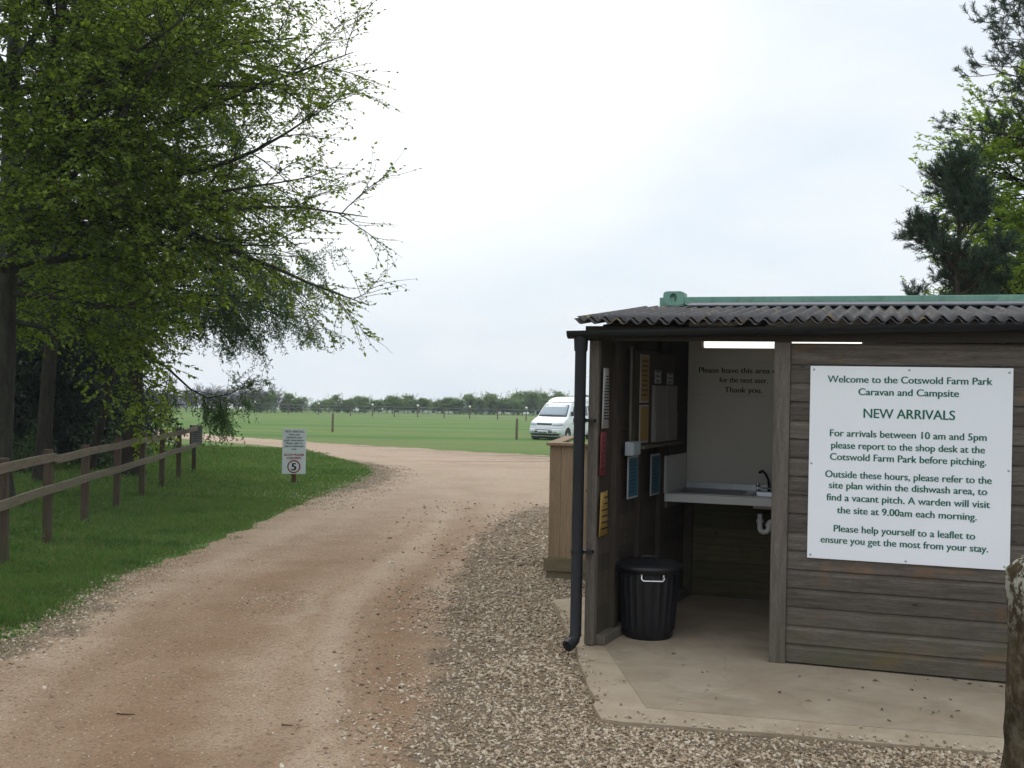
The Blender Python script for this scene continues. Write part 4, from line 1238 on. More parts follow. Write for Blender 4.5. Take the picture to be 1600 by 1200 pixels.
        for y in (.92, 3.72):
            xs = s_ * .80
            a = [(.385 * math.cos(q), .385 * math.sin(q)) for q in np.linspace(-.15, math.pi + .15, 24)]
            # raised white arch lip and the dark well inside it
            b = MB(); ring = [(xs + s_ * .052, y + r_ * math.cos(q), .33 + r_ * math.sin(q)) for r_ in (.36, .41) for q in np.linspace(-.1, math.pi + .1, 24)]
            b.add(ring, [(k, k + 1, 24 + k + 1, 24 + k) for k in range(23)]); solid(b.build("wheel_arch", M['van'], t), .02)
            b = MB(); b.add([(xs + s_ * .046, y + .36 * math.cos(q), .33 + .36 * math.sin(q)) for q in np.linspace(0, 2 * math.pi, 33)[:-1]], [tuple(range(32))]); solid(b.build("wheel_well", M['ink_black'], t), .004)
            wh = MB(); X0, X1 = (xs - s_ * .13, xs + s_ * .062)
            prof = [(X0, .21), (X0, .29), (X0 + s_ * .02, .318), (X1 - s_ * .02, .318), (X1, .30), (X1, .21)]
            n = 28; vs = [(x, y + r_ * math.cos(2 * math.pi * k / n), .318 + r_ * math.sin(2 * math.pi * k / n)) for x, r_ in prof for k in range(n)]
            wh.add(vs, [(i * n + k, i * n + (k + 1) % n, (i + 1) * n + (k + 1) % n, (i + 1) * n + k) for i in range(5) for k in range(n)], True)
            wo = wh.build("wheel", M['rubber'], t)
            b = MB(); n = 20
            vs = [(X1 - s_ * dx, y + r_ * math.cos(2 * math.pi * k / n), .318 + r_ * math.sin(2 * math.pi * k / n)) for dx, r_ in ((.004, .215), (.02, .20), (.012, .06), (.0, .04)) for k in range(n)]
            b.add(vs, [(i * n + k, i * n + (k + 1) % n, (i + 1) * n + (k + 1) % n, (i + 1) * n + k) for i in range(3) for k in range(n)], True)
            b.add([vs[3 * n + k] for k in range(n)], [tuple(range(n))]); b.build("rim", M['rim'], wo)
    MB().box(-.74, .74, .3, 4.4, .16, .27).build("underbody", M['darktrim'], t)

def build_far_cars():
    first = None
    for (x, y, rz, lab) in ((-18.6, 167, R(80), "leftmost of the white cars glimpsed under the far trees"), (-13.9, 167.5, R(95), "second from left of the white cars glimpsed under the far trees"),
                            (-10.6, 168, R(70), "third from left of the white cars glimpsed under the far trees"), (-6.9, 168, R(88), "rightmost of the white cars glimpsed under the far trees")):
        z = float(gz(x, y)) - .25
        if first is None:
            t = thing("distant_car", lab, "car", (x, y, z), rz, "white cars beyond the far trees")
            G = car_shell([(.2, .05, 4.1, .8, .3), (.5, .0, 4.15, .84, .3), (.75, .1, 4.12, .84, .3), (.9, .9, 4.0, .8, .2), (1.25, 1.5, 3.7, .66, .15), (1.42, 2.0, 3.3, .55, .1)], 9, 8, 5)
            b = MB(); shell_mesh(b, G); b.build("body", M['van'], t)
            b = MB()
            for s_ in (-1, 1): b.add([(s_ * .80, 1.2, .93), (s_ * .80, 3.7, .93), (s_ * .67, 3.5, 1.24), (s_ * .67, 1.7, 1.24)], [(0, 1, 2, 3)])
            o = b.build("side_window", M['glass'], t); m = o.modifiers.new("solid", 'SOLIDIFY'); m.thickness = .03
            for s_ in (-.78, .78):
                for yy in (.8, 3.3): MB().tube([(s_ - .09, yy, .3), (s_ + .09, yy, .3)], .3, 14).build("wheel", M['rubber'], t)
            first = t
        else:
            c = first.copy(); col.objects.link(c); c.location = (x, y, z); c.rotation_euler = (0, 0, rz); c["label"] = lab
            for ch in list(first.children):
                d = ch.copy(); col.objects.link(d); d.parent = c

# ------------------------------------------------------------------ trees
def nrm(v): return v / np.maximum(np.linalg.norm(v, axis=-1, keepdims=True), 1e-9)

def grow(rng, P, D, L, n, wig, trop):
    """K branches grown together: start points, directions, lengths -> (K, n, 3) polylines"""
    K = len(P); out = np.zeros((K, n, 3)); out[:, 0] = P; d = nrm(D.copy())
    st = (L / (n - 1))[:, None]
    trop = np.asarray(trop, float)
    for i in range(1, n):
        d = nrm(d + rng.normal(0, wig, (K, 3)) + (trop if trop.ndim == 1 else trop))
        out[:, i] = out[:, i - 1] + d * st
    return out

def tubes(P, R0, R1, sides, power=1.0):
    """(K, n, 3) polylines -> verts, quads"""
    K, n, _ = P.shape
    T = np.gradient(P, axis=1); T = nrm(T)
    ref = np.where(np.abs(T[..., 2:3]) < .9, np.array([0, 0, 1.0]), np.array([1.0, 0, 0]))
    A = nrm(np.cross(T, ref)); B = np.cross(T, A)
    f = np.linspace(0, 1, n) ** power
    rad = np.asarray(R0)[:, None] * (1 - f) + np.asarray(R1)[:, None] * f
    ang = np.arange(sides) * 2 * np.pi / sides
    V = P[:, :, None, :] + rad[:, :, None, None] * (A[:, :, None, :] * np.cos(ang)[None, None, :, None] + B[:, :, None, :] * np.sin(ang)[None, None, :, None])
    idx = np.arange(K * n * sides).reshape(K, n, sides)
    F = np.stack([idx[:, :-1], np.roll(idx[:, :-1], -1, 2), np.roll(idx[:, 1:], -1, 2), idx[:, 1:]], -1).reshape(-1, 4)
    return V.reshape(-1, 3), F

class Net:
    def __init__(s): s.V, s.F, s.n = [], [], 0
    def add(s, V, F): s.V.append(V); s.F.append(F + s.n); s.n += len(V)
    def build(s, name, mat, parent, smooth=True):
        return link(name, np_mesh(name, np.concatenate(s.V), np.concatenate(s.F), smooth), mat, parent)

def spawn(rng, P, m, t0, t1, ang, L, flat=.0, up=0.0, taper=.5):
    """m children on each branch: returns start points, directions, lengths, parent t"""
    K, n, _ = P.shape
    t = (np.arange(m)[None, :] + rng.uniform(0, 1, (K, m))) / m * (t1 - t0) + t0
    x = t * (n - 1); i = np.clip(x.astype(int), 0, n - 2); f = (x - i)[..., None]
    k = np.arange(K)[:, None]
    A, B = P[k, i], P[k, i + 1]
    p = A * (1 - f) + B * f; T = nrm(B - A)
    side = nrm(np.cross(T, np.array([0, 0, 1.0])) + 1e-6)
    other = np.cross(side, T)
    sg = np.where((np.arange(m)[None, :] % 2) == 0, 1.0, -1.0)[..., None]
    phi = rng.normal(0, 1, (K, m, 1)) * (1 - flat) * 1.6
    q = side * sg * np.cos(phi) + other * np.sin(phi)
    a = rng.uniform(ang[0], ang[1], (K, m, 1))
    d = T * np.cos(a) + q * np.sin(a); d[..., 2] += up
    ln = rng.uniform(L[0], L[1], (K, m)) * (1 - taper * (t - t0) / max(1e-6, t1 - t0))
    return p.reshape(-1, 3), nrm(d).reshape(-1, 3), ln.reshape(-1), t.reshape(-1)

def leaves(rng, C, axis, size, aspect=.62, flatness=.6, bend=.25):
    """kite-shaped leaves: base point, axis direction"""
    K = len(C)
    s = size * rng.uniform(.5, 1.3, (K, 1))
    a = nrm(axis + rng.normal(0, .35, (K, 3)))
    up = nrm(np.array([0, 0, 1.0]) * flatness + rng.normal(0, .45, (K, 3)))
    b = nrm(np.cross(up, a)); u = np.cross(a, b)
    base = C; tip = C + a * s - u * s * bend * rng.uniform(0, 1, (K, 1))
    mid = C + a * s * .48
    l = mid + b * s * aspect * .5 + u * s * .10; r_ = mid - b * s * aspect * .5 + u * s * .10
    return np.stack([base, r_, tip, l], 1).reshape(-1, 3), np.arange(K * 4).reshape(-1, 4)

def along(rng, P, m, t0=0.0, t1=1.0):
    K, n, _ = P.shape
    t = (np.arange(m)[None, :] + rng.uniform(0, 1, (K, m))) / m * (t1 - t0) + t0
    x = t * (n - 1); i = np.clip(x.astype(int), 0, n - 2); f = (x - i)[..., None]; k = np.arange(K)[:, None]
    A, B = P[k, i], P[k, i + 1]
    return (A * (1 - f) + B * f).reshape(-1, 3), nrm(B - A).reshape(-1, 3), np.tile(np.where(np.arange(m) % 2 == 0, 1., -1.), (K, 1)).reshape(-1)

def build_beech(name, label, loc, seed, height, stems, nprim, lens, leafsize, nleaf, low=2.4, mats=('beech_leaf', 'beech_bark'), bias=None, droop=-.015, twigs=(10, 11), sec=13, extra=()):
    rng = np.random.default_rng(seed)
    t = thing(name, label, "tree", loc)
    wood_, tw = Net(), Net()
    SP = []
    for (dx, dy, r0, h, top) in stems:
        P = grow(rng, np.array([[0., 0, -.2]]) if not top else SP[0][int(top / height * 15) + 1][None], np.array([[dx, dy, 1.0]]), np.array([h]), 16, .035, (-.004 * dx, -.004 * dy, .02))
        V, F = tubes(P, [r0], [.03], 12, .8); 
        # root flare
        z = V[:, 2]; k = np.clip((.5 - z) / .7, 0, 1) ** 2 * .45
        c = np.interp(z, P[0, :, 2], P[0, :, 0]); c2 = np.interp(z, P[0, :, 2], P[0, :, 1])
        V[:, 0] += (V[:, 0] - c) * k; V[:, 1] += (V[:, 1] - c2) * k
        wood_.add(V, F); SP.append(P[0])
    # primary limbs
    ps, ds, ls = [], [], []
    for j in range(nprim):
        P = SP[j % len(SP)]
        h = low + (height - low - .6) * ((j + rng.uniform(0, 1)) / nprim) ** 1.05
        k = np.interp(h, P[:, 2], np.arange(len(P))); i = int(min(k, len(P) - 2)); p = P[i] + (P[i + 1] - P[i]) * (k - i)
        az = j * 2.399 + rng.uniform(-.4, .4)
        if bias is not None and rng.uniform() < bias[1]: az = bias[0] + rng.normal(0, .75)
        rel = (h - low) / (height - low)
        el = -.02 + .75 * rel + rng.uniform(-.12, .2)
        ps.append(p); ds.append((math.cos(az) * math.cos(el), math.sin(az) * math.cos(el), math.sin(el)))
        ls.append(lens[1] * np.interp(rel, [0, .12, .3, .65, 1], [.46, .68, 1.0, .92, .42]) * rng.uniform(.72, 1.1))
    for (h, az, el, l_) in extra:
        P = SP[0]; k = np.interp(h, P[:, 2], np.arange(len(P))); i = int(k)
        ps.append(P[i] + (P[i + 1] - P[i]) * (k - i)); ds.append((math.cos(az) * math.cos(el), math.sin(az) * math.cos(el), math.sin(el))); ls.append(l_)
    A = grow(rng, np.array(ps), np.array(ds), np.array(ls), 12, .075, (0, 0, .004))
    V, F = tubes(A, .024 + .015 * np.array(ls), np.full(len(A), .006), 7, .7); wood_.add(V, F)
    p, d, l, tt = spawn(rng, A, sec, .16, .98, (.55, 1.05), (1.2, 2.2), .62, .05, .5)
    B = grow(rng, p, d, l, 8, .09, (0, 0, droop))
    V, F = tubes(B, .005 + .0055 * l, np.full(len(B), .003), 5, .8); wood_.add(V, F)
    p, d, l, tt = spawn(rng, B, twigs[0], .12, 1.0, (.5, 1.0), (.40, .95), .72, .02, .35)
    Cc = grow(rng, p, d, l, 6, .11, (0, 0, droop * 1.5))
    V, F = tubes(Cc, .0026 + .0036 * l, np.full(len(Cc), .0020), 3); tw.add(V, F)
    wood_.build("trunk", M[mats[1]], t)
    tw.build("twigs", M['twig'], t, False)
    c, ax, sg = along(rng, Cc, nleaf, .08, 1.0)
    side = nrm(np.cross(ax, np.array([0, 0, 1.0])) + 1e-6) * sg[:, None]
    # outermost leaves are still small and few
    reach = np.hypot(c[:, 0], c[:, 1]) / max(lens)
    keep = rng.uniform(0, 1, len(c)) < np.clip(1.55 - .80 * reach, .30, 1)
    c, ax, side, reach = c[keep], ax[keep], side[keep], reach[keep]
    V, F = leaves(rng, c, nrm(ax * .55 + side * .8 + np.array([0, 0, -.12])), leafsize * np.clip(1.15 - .36 * reach, .55, 1)[:, None], .66, .75)
    link("crown", np_mesh("crown", V, F), M[mats[0]], t)
    return t

def build_larch(loc, seed=5):
    rng = np.random.default_rng(seed)
    t = thing("larch_tree", "tall larch with dark straight trunk and drooping feathery limbs over the fence", "tree", loc)
    wd, tw = Net(), Net()
    H = 15.0
    P = grow(rng, np.array([[0., 0, -.2]]), np.array([[.02, .0, 1.]]), np.array([H]), 18, .02, (0, 0, .05))
    V, F = tubes(P, [.22], [.03], 12, .9)
    z = V[:, 2]; k = np.clip((.6 - z) / .8, 0, 1) ** 2 * .5
    V[:, 0] += V[:, 0] * k; V[:, 1] += V[:, 1] * k
    wd.add(V, F)
    K = 64
    hs = 3.2 + (H - 3.8) * (np.arange(K) / K) ** 1.1
    az = np.arange(K) * 2.399 + rng.uniform(-.3, .3, K)
    ln = 3.5 * (1 - .72 * (hs / H)) * rng.uniform(.75, 1.1, K)
    # the limbs the photograph shows reaching over the track side
    fix = [(3.0, -.15, 2.6), (3.3, -.02, 3.5), (3.7, .12, 3.7), (4.2, -.3, 3.6), (4.9, .25, 3.5), (3.5, -.5, 3.3), (4.5, -.05, 3.8), (5.4, -.1, 3.4), (3.9, .05, 3.9), (4.0, -.2, 3.7)]
    hs = np.concatenate([hs, [f[0] for f in fix]]); az = np.concatenate([az, [f[1] for f in fix]]); ln = np.concatenate([ln, [f[2] for f in fix]])
    x = np.interp(hs, P[0, :, 2], P[0, :, 0]); y = np.interp(hs, P[0, :, 2], P[0, :, 1])
    el = np.where(hs < 2.7, -.25, .12 + .2 * hs / H)
    D = np.stack([np.cos(az) * np.cos(el), np.sin(az) * np.cos(el), np.sin(el)], -1)
    A = grow(rng, np.stack([x, y, hs], -1), D, ln, 11, .05, (0, 0, -.035))
    # the low crooked limb whose tip hangs down in front of the field
    low = np.array([(.1, 0, 2.62), (.7, -.15, 2.32), (1.25, -.25, 1.86), (1.62, -.3, 1.68), (2.05, -.35, 1.76), (2.6, -.4, 2.0)])
    k = np.linspace(0, 5, 11)
    A = np.concatenate([A, np.stack([np.interp(k, np.arange(6), low[:, j]) for j in range(3)], -1)[None]])
    ln = np.append(ln, 2.2)
    V, F = tubes(A, .016 + .009 * ln, np.full(len(A), .006), 6, .7); wd.add(V, F)
    p, d, l, tt = spawn(rng, A, 14, .2, 1.0, (.6, 1.1), (.7, 1.5), .55, -.15, .5)
    B = grow(rng, p, d, l, 7, .10, (0, 0, -.09))
    V, F = tubes(B, .003 + .004 * l, np.full(len(B), .002), 4); tw.add(V, F)
    nh = 9
    hang = grow(rng, np.stack([rng.uniform(1.45, 2.15, nh), rng.uniform(-.5, -.15, nh), np.full(nh, 1.66)], -1), np.stack([rng.uniform(-.1, .7, nh), rng.normal(0, .3, nh), np.full(nh, -.8)], -1), rng.uniform(.35, .85, nh), 7, .12, (0, 0, -.1))
    V, F = tubes(hang, np.full(nh, .005), np.full(nh, .002), 4); tw.add(V, F)
    B = np.concatenate([B, hang])
    p, d, l, tt = spawn(rng, B, 9, .1, 1.0, (.5, 1.1), (.25, .6), .3, -.2, .3)
    Cc = grow(rng, p, d, l, 5, .10, (0, 0, -.16))
    V, F = tubes(Cc, np.full(len(Cc), .0022), np.full(len(Cc), .0014), 3); tw.add(V, F)
    wd.build("trunk", M['dark_bark'], t); tw.build("twigs", M['twig'], t, False)
    c, ax, sg = along(rng, Cc, 17, .0, 1.0)
    a = rng.normal(0, 1, (len(c), 3))
    V, F = leaves(rng, c, nrm(ax * .5 + nrm(a) * .8), .078, .32, .1, .1)
    # dangling spray at the tip of the lowest limb
    link("crown", np_mesh("crown", V, F), M['larch_leaf'], t)

def build_spray_limb(loc):
    # nothing but the low broken limb that hangs before the field, part of the larch in life but cut loose and lodged: kept with the larch
    pass

def build_conifer_mesh(seed, H, base, rad, nb):
    rng = np.random.default_rng(seed)
    wd = Net()
    P = grow(rng, np.array([[0., 0, -.2]]), np.array([[rng.normal(0, .03), rng.normal(0, .03), 1.]]), np.array([H]), 12, .02, (0, 0, .05))
    V, F = tubes(P, [.17], [.02], 9); wd.add(V, F)
    hs = base + (H - base - .3) * rng.uniform(0, 1, nb) ** .9
    az = rng.uniform(0, 2 * np.pi, nb); ln = rad * (1 - .8 * (hs - base) / (H - base)) * rng.uniform(.7, 1.15, nb)
    x = np.interp(hs, P[0, :, 2], P[0, :, 0]); y = np.interp(hs, P[0, :, 2], P[0, :, 1])
    D = np.stack([np.cos(az), np.sin(az), np.full(nb, .12)], -1)
    A = grow(rng, np.stack([x, y, hs], -1), D, ln, 8, .06, (0, 0, -.05))
    V, F = tubes(A, .008 + .008 * ln, np.full(nb, .004), 4); wd.add(V, F)
    # dead bare snags below the crown
    nd = 16; hd = rng.uniform(.7, base + .4, nd); az = rng.uniform(0, 2 * np.pi, nd)
    Dd = grow(rng, np.stack([0 * hd, 0 * hd, hd], -1), np.stack([np.cos(az), np.sin(az), rng.uniform(-.2, .3, nd)], -1), rng.uniform(.6, 1.8, nd), 7, .12, (0, 0, -.03))
    V, F = tubes(Dd, np.full(nd, .016), np.full(nd, .004), 4); wd.add(V, F)
    p, d, l, tt = spawn(rng, A, 12, .1, 1.0, (.6, 1.1), (.4, 1.0), .4, -.1, .4)
    B = grow(rng, p, d, l, 5, .1, (0, 0, -.08))
    c, ax, sg = along(rng, B, 13, .0, 1.0)
    V, F = leaves(rng, c, nrm(ax * .6 + nrm(rng.normal(0, 1, (len(c), 3))) * .7), .20, .34, .3, .2)
    W = np.concatenate(wd.V); WF = np.concatenate(wd.F)
    return np_mesh("trunk", W, WF, True), np_mesh("crown", V, F)

def build_dark_wood():
    kinds = [build_conifer_mesh(40 + k, 6.2 + .7 * k, .3 + .15 * k, 2.6 + .2 * k, 110) for k in range(3)]  # trees past the left edge carry the wood on unseen, added to darken it
    spots = [(-11.8, 27.2, 0, "dark conifer just behind the larch trunk, its foliage reaching low"), (-12.9, 25.0, 1, "dark conifer between the two straight trunks behind the fence"),
             (-14.4, 29.2, 2, "tall dark conifer deep in the wood behind the beech"), (-13.3, 31.0, 1, "dark conifer at the back of the wood by the field edge"), (-15.0, 25.2, 0, "dark conifer at the left edge behind the beech trunk"),
             (-14.7, 34.5, 2, "farthest dark conifer of the wood, seen between trunks"), (-17.0, 31.0, 1, "dark conifer deep in the wood, far left"), (-16.6, 20.6, 2, "dark conifer beside the beech at the left border"), (-15.4, 36.6, 0, "small dark conifer at the far corner of the wood"), (-19.5, 25.5, 2, "dark conifer hidden deep behind the left trunks"), (-17.2, 38.2, 0, "dark conifer near the track at the back of the wood"), (-18.6, 37.5, 1, "dark conifer at the back left of the wood by the track"), (-21.5, 33.0, 0, "dark conifer at the far left back of the wood"), (-15.9, 31.5, 0, "dark conifer in the middle of the wood between leaning and straight trunks")]
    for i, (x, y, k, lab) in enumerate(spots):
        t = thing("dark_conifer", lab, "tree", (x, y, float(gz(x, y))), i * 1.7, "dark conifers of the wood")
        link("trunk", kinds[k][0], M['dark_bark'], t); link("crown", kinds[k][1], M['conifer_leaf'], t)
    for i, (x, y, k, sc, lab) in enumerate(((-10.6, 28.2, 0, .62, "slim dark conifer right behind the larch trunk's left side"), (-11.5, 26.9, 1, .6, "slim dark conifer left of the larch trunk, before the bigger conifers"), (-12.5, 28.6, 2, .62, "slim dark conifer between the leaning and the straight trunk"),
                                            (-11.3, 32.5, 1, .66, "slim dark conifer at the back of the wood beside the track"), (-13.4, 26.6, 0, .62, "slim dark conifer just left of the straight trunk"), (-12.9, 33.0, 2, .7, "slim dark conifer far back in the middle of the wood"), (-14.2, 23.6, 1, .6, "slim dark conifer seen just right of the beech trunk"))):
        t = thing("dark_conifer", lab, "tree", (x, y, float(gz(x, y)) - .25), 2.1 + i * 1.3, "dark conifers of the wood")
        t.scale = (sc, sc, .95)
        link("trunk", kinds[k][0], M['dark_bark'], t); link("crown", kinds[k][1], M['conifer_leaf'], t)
    # leaning and straight bare trunks before the dark
    for (x, y, dx, r_, h, nm, lab) in ((-8.94, 21.4, .0, .155, 11, "straight_tree", "straight dark trunk left of the first fence bays, bare up to its crown"), (-9.3, 24.6, .28, .10, 8, "leaning_tree", "thin leaning bare trunk between the straight trunk and the larch")):
        rng = np.random.default_rng(int(abs(x) * 100))
        t = thing(nm, lab, "tree", (x, y, float(gz(x, y))))
        n = Net(); P = grow(rng, np.array([[0., 0, -.2]]), np.array([[dx, .0, 1.]]), np.array([float(h)]), 12, .03, (0, 0, .03)); V, F = tubes(P, [r_], [.03], 10, .9)
        k = np.clip((.4 - V[:, 2]) / .6, 0, 1)[:, None] ** 2 * .4; V[:, :2] += V[:, :2] * k; n.add(V, F)
        K = 26; hs = np.linspace(1.4 if dx else 3.6, h * .95, K); az = np.arange(K) * 2.4
        x_ = np.interp(hs, P[0, :, 2], P[0, :, 0]); y_ = np.interp(hs, P[0, :, 2], P[0, :, 1])
        A = grow(rng, np.stack([x_, y_, hs], -1), np.stack([np.cos(az), np.sin(az), np.full(K, .2)], -1), rng.uniform(1.2, 2.2, K), 8, .09, (0, 0, -.02)); V, F = tubes(A, np.full(K, .022), np.full(K, .004), 5); n.add(V, F)
        p, d, l, tt = spawn(rng, A[6:], 9, .2, 1, (.5, 1.1), (.5, 1.0), .4, 0, .4); B = grow(rng, p, d, l, 5, .1, (0, 0, -.04)); V, F = tubes(B, np.full(len(B), .006), np.full(len(B), .003), 3); n.add(V, F)
        n.build("trunk", M['dark_bark'], t)
        c, ax, sg = along(rng, B, 20, 0, 1); V, F = leaves(rng, c, nrm(ax + nrm(rng.normal(0, 1, (len(c), 3)))), .13, .4, .4)
        link("crown", np_mesh("crown", V, F), M['conifer_leaf'], t)
    # evergreen shrubs at the foot of the trees
    for i, (x, y, r_, lab) in enumerate(((-9.35, 25.5, .6, "glossy evergreen shrub at the foot of the larch trunk"), (-10.4, 23.6, .6, "small glossy evergreen shrub behind the straight trunk"), (-11.6, 22.6, .7, "glossy evergreen shrub left of the straight trunk"))):
        rng = np.random.default_rng(70 + i)
        t = thing("evergreen_shrub", lab, "shrub", (x, y, float(gz(x, y))), 0, "evergreen shrubs under the trees")
        K = 26; az = rng.uniform(0, 6.28, K); el = rng.uniform(.3, 1.2, K)
        A = grow(rng, np.zeros((K, 3)), np.stack([np.cos(az) * np.cos(el), np.sin(az) * np.cos(el), np.sin(el)], -1), rng.uniform(.7, 1.5, K) * r_ * 1.5, 8, .12, (0, 0, .0))
        n = Net(); V, F = tubes(A, np.full(K, .012), np.full(K, .004), 4); n.add(V, F); n.build("stems", M['dark_bark'], t)
        c, ax, sg = along(rng, A, 30, .25, 1); c = c + rng.normal(0, .07, c.shape)
        V, F = leaves(rng, c, nrm(ax + nrm(rng.normal(0, 1, (len(c), 3))) * .9), .11, .42, .5)
        link("foliage", np_mesh("foliage", V, F), M['shrub_leaf'], t)

def build_hedge():
    # young field trees along the far edge; a few shared crowns
    kinds = []
    for k in range(9):
        rng = np.random.default_rng(100 + k)
        n = Net(); H = (3.3, 2.8, 3.9, 3.1, 2.5, 3.6, 3.2, 2.9, 3.5)[k]; r_ = (1.5, 1.5, 1.25, 1.6, 1.3, 1.0, 1.4, 1.5, 1.3)[k]; lo = .12 if k < 6 else .5
        P = grow(rng, np.array([[0., 0, -.2]]), np.array([[.0, .0, 1.]]), np.array([H * .9]), 8, .05, (0, 0, .05)); V, F = tubes(P, [.08], [.02], 6); n.add(V, F)
        K = 54; hs = rng.uniform(lo, H * .86, K); az = np.arange(K) * 2.4 + rng.uniform(-.5, .5, K)
        ln = r_ * np.sin(np.pi * np.clip(.30 + .70 * hs / H, 0, 1)) ** .8 * rng.uniform(.75, 1.25, K)
        A = grow(rng, np.stack([0 * hs, 0 * hs, hs], -1), np.stack([np.cos(az), np.sin(az), rng.uniform(.2, 1.0, K)], -1), ln, 6, .1, (0, 0, .05)); V, F = tubes(A, np.full(K, .025), np.full(K, .006), 3); n.add(V, F)
        p, d, l, tt = spawn(rng, A, 8, .2, 1, (.4, 1.1), (.3, .7), .2, .1, .3); B = grow(rng, p, d, l, 4, .12, (0, 0, .03))
        # upright leafy shoots break the top
        ks = 16; sp = grow(rng, np.stack([rng.normal(0, r_ * .45, ks), rng.normal(0, r_ * .45, ks), rng.uniform(H * .62, H * .85, ks)], -1), np.tile([[0., 0, 1.]], (ks, 1)) + rng.normal(0, .2, (ks, 3)), rng.uniform(.5, 1.15, ks), 4, .08, (0, 0, .05))
        B = np.concatenate([B, sp, sp])
        c, ax, sg = along(rng, B, 11, 0, 1); c = c + rng.normal(0, .05, c.shape)
        V, F = leaves(rng, c, nrm(ax + nrm(rng.normal(0, 1, (len(c), 3)))), .15, .7, .4)
        kinds.append((np_mesh("trunk", np.concatenate(n.V), np.concatenate(n.F)), np_mesh("crown", V, F)))
    rg = random.Random(12)
    A, B = np.array([-31.0, 133.0]), np.array([48.0, 200.5])
    L = np.hypot(*(B - A)); s = 0.0
    while s < L:
        f = s / L; p = A + (B - A) * f
        k = rg.randrange(6) if not -18.5 < p[0] < -8 else 6 + rg.randrange(3); sc = (.62 + .42 * min(1, f * 1.9)) * rg.uniform(.78, 1.15)
        px, py = p[0] + rg.uniform(-.4, .4), p[1] + rg.uniform(-1.6, 1.6)
        t = thing("field_tree", "young green bushy tree in the row along the far field edge", "tree", (px, py, float(gz(px, py)) - .05), rg.uniform(0, 6.28), "green trees along the far field edge")
        t.scale = (sc * 1.12, sc * 1.12, sc * rg.uniform(.72, 1.0))
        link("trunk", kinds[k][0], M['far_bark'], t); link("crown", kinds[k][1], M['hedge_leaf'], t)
        s += rg.uniform(.7, 1.25)
    # leafless grey trees at the left end
    bare = []
    for k in range(3):
        rng = np.random.default_rng(200 + k); n = Net(); H = 3.2 + .4 * k
        P = grow(rng, np.array([[0., 0, -.2]]), np.array([[.0, .0, 1.]]), np.array([H * .8]), 8, .05, (0, 0, .05)); V, F = tubes(P, [.07], [.02], 6); n.add(V, F)
        K = 30; hs = rng.uniform(.3, H * .75, K); az = np.arange(K) * 2.4
        Aa = grow(rng, np.stack([0 * hs, 0 * hs, hs], -1), np.stack([np.cos(az), np.sin(az), rng.uniform(.5, 1.4, K)], -1), rng.uniform(.9, 1.6, K), 7, .1, (0, 0, .05)); V, F = tubes(Aa, np.full(K, .03), np.full(K, .008), 3); n.add(V, F)
        p, d, l, tt = spawn(rng, Aa, 9, .15, 1, (.4, 1.), (.4, .9), .1, .15, .3); Bb = grow(rng, p, d, l, 5, .12, (0, 0, .05)); V, F = tubes(Bb, np.full(len(Bb), .014), np.full(len(Bb), .006), 3)
        p, d, l, tt = spawn(rng, Bb, 6, .1, 1, (.4, 1.), (.2, .5), .1, .15, .3); Cc = grow(rng, p, d, l, 4, .12, (0, 0, .05)); V2, F2 = tubes(Cc, np.full(len(Cc), .010), np.full(len(Cc), .005), 3)
        tw = Net(); tw.add(V, F); tw.add(V2, F2)
        bare.append((np_mesh("trunk", np.concatenate(n.V), np.concatenate(n.F)), np_mesh("twigs", np.concatenate(tw.V), np.concatenate(tw.F))))
    for i in range(27):
        f = i / 26; px, py = -47.5 + 19.0 * f + rg.uniform(-.4, .4), 124.0 + 12.0 * f + rg.uniform(-1.5, 1.5)
        k = rg.randrange(3)
        t = thing("bare_tree", "leafless grey tree in the hazy row beyond the left end of the field", "tree", (px, py, float(gz(px, py))), rg.uniform(0, 6.28), "leafless trees along the far field edge")
        t.scale = (1.05, 1.05, rg.uniform(.55, .85))
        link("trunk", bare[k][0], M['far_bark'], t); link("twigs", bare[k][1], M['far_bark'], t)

def needles(rng, P, m, ln, w_, t0=.0):
    c, ax, sg = along(rng, P, m, t0, 1.0)
    K = len(c)
    q = nrm(np.cross(ax, rng.normal(0, 1, (K, 3))))
    d = nrm(q * .8 + ax * .75)
    u = nrm(np.cross(d, rng.normal(0, 1, (K, 3)))) * w_
    L = (ln * rng.uniform(.7, 1.15, K))[:, None]
    V = np.stack([c - u, c + u, c + d * L + u * .4, c + d * L - u * .4], 1).reshape(-1, 3)
    return V, np.arange(K * 4).reshape(-1, 4)

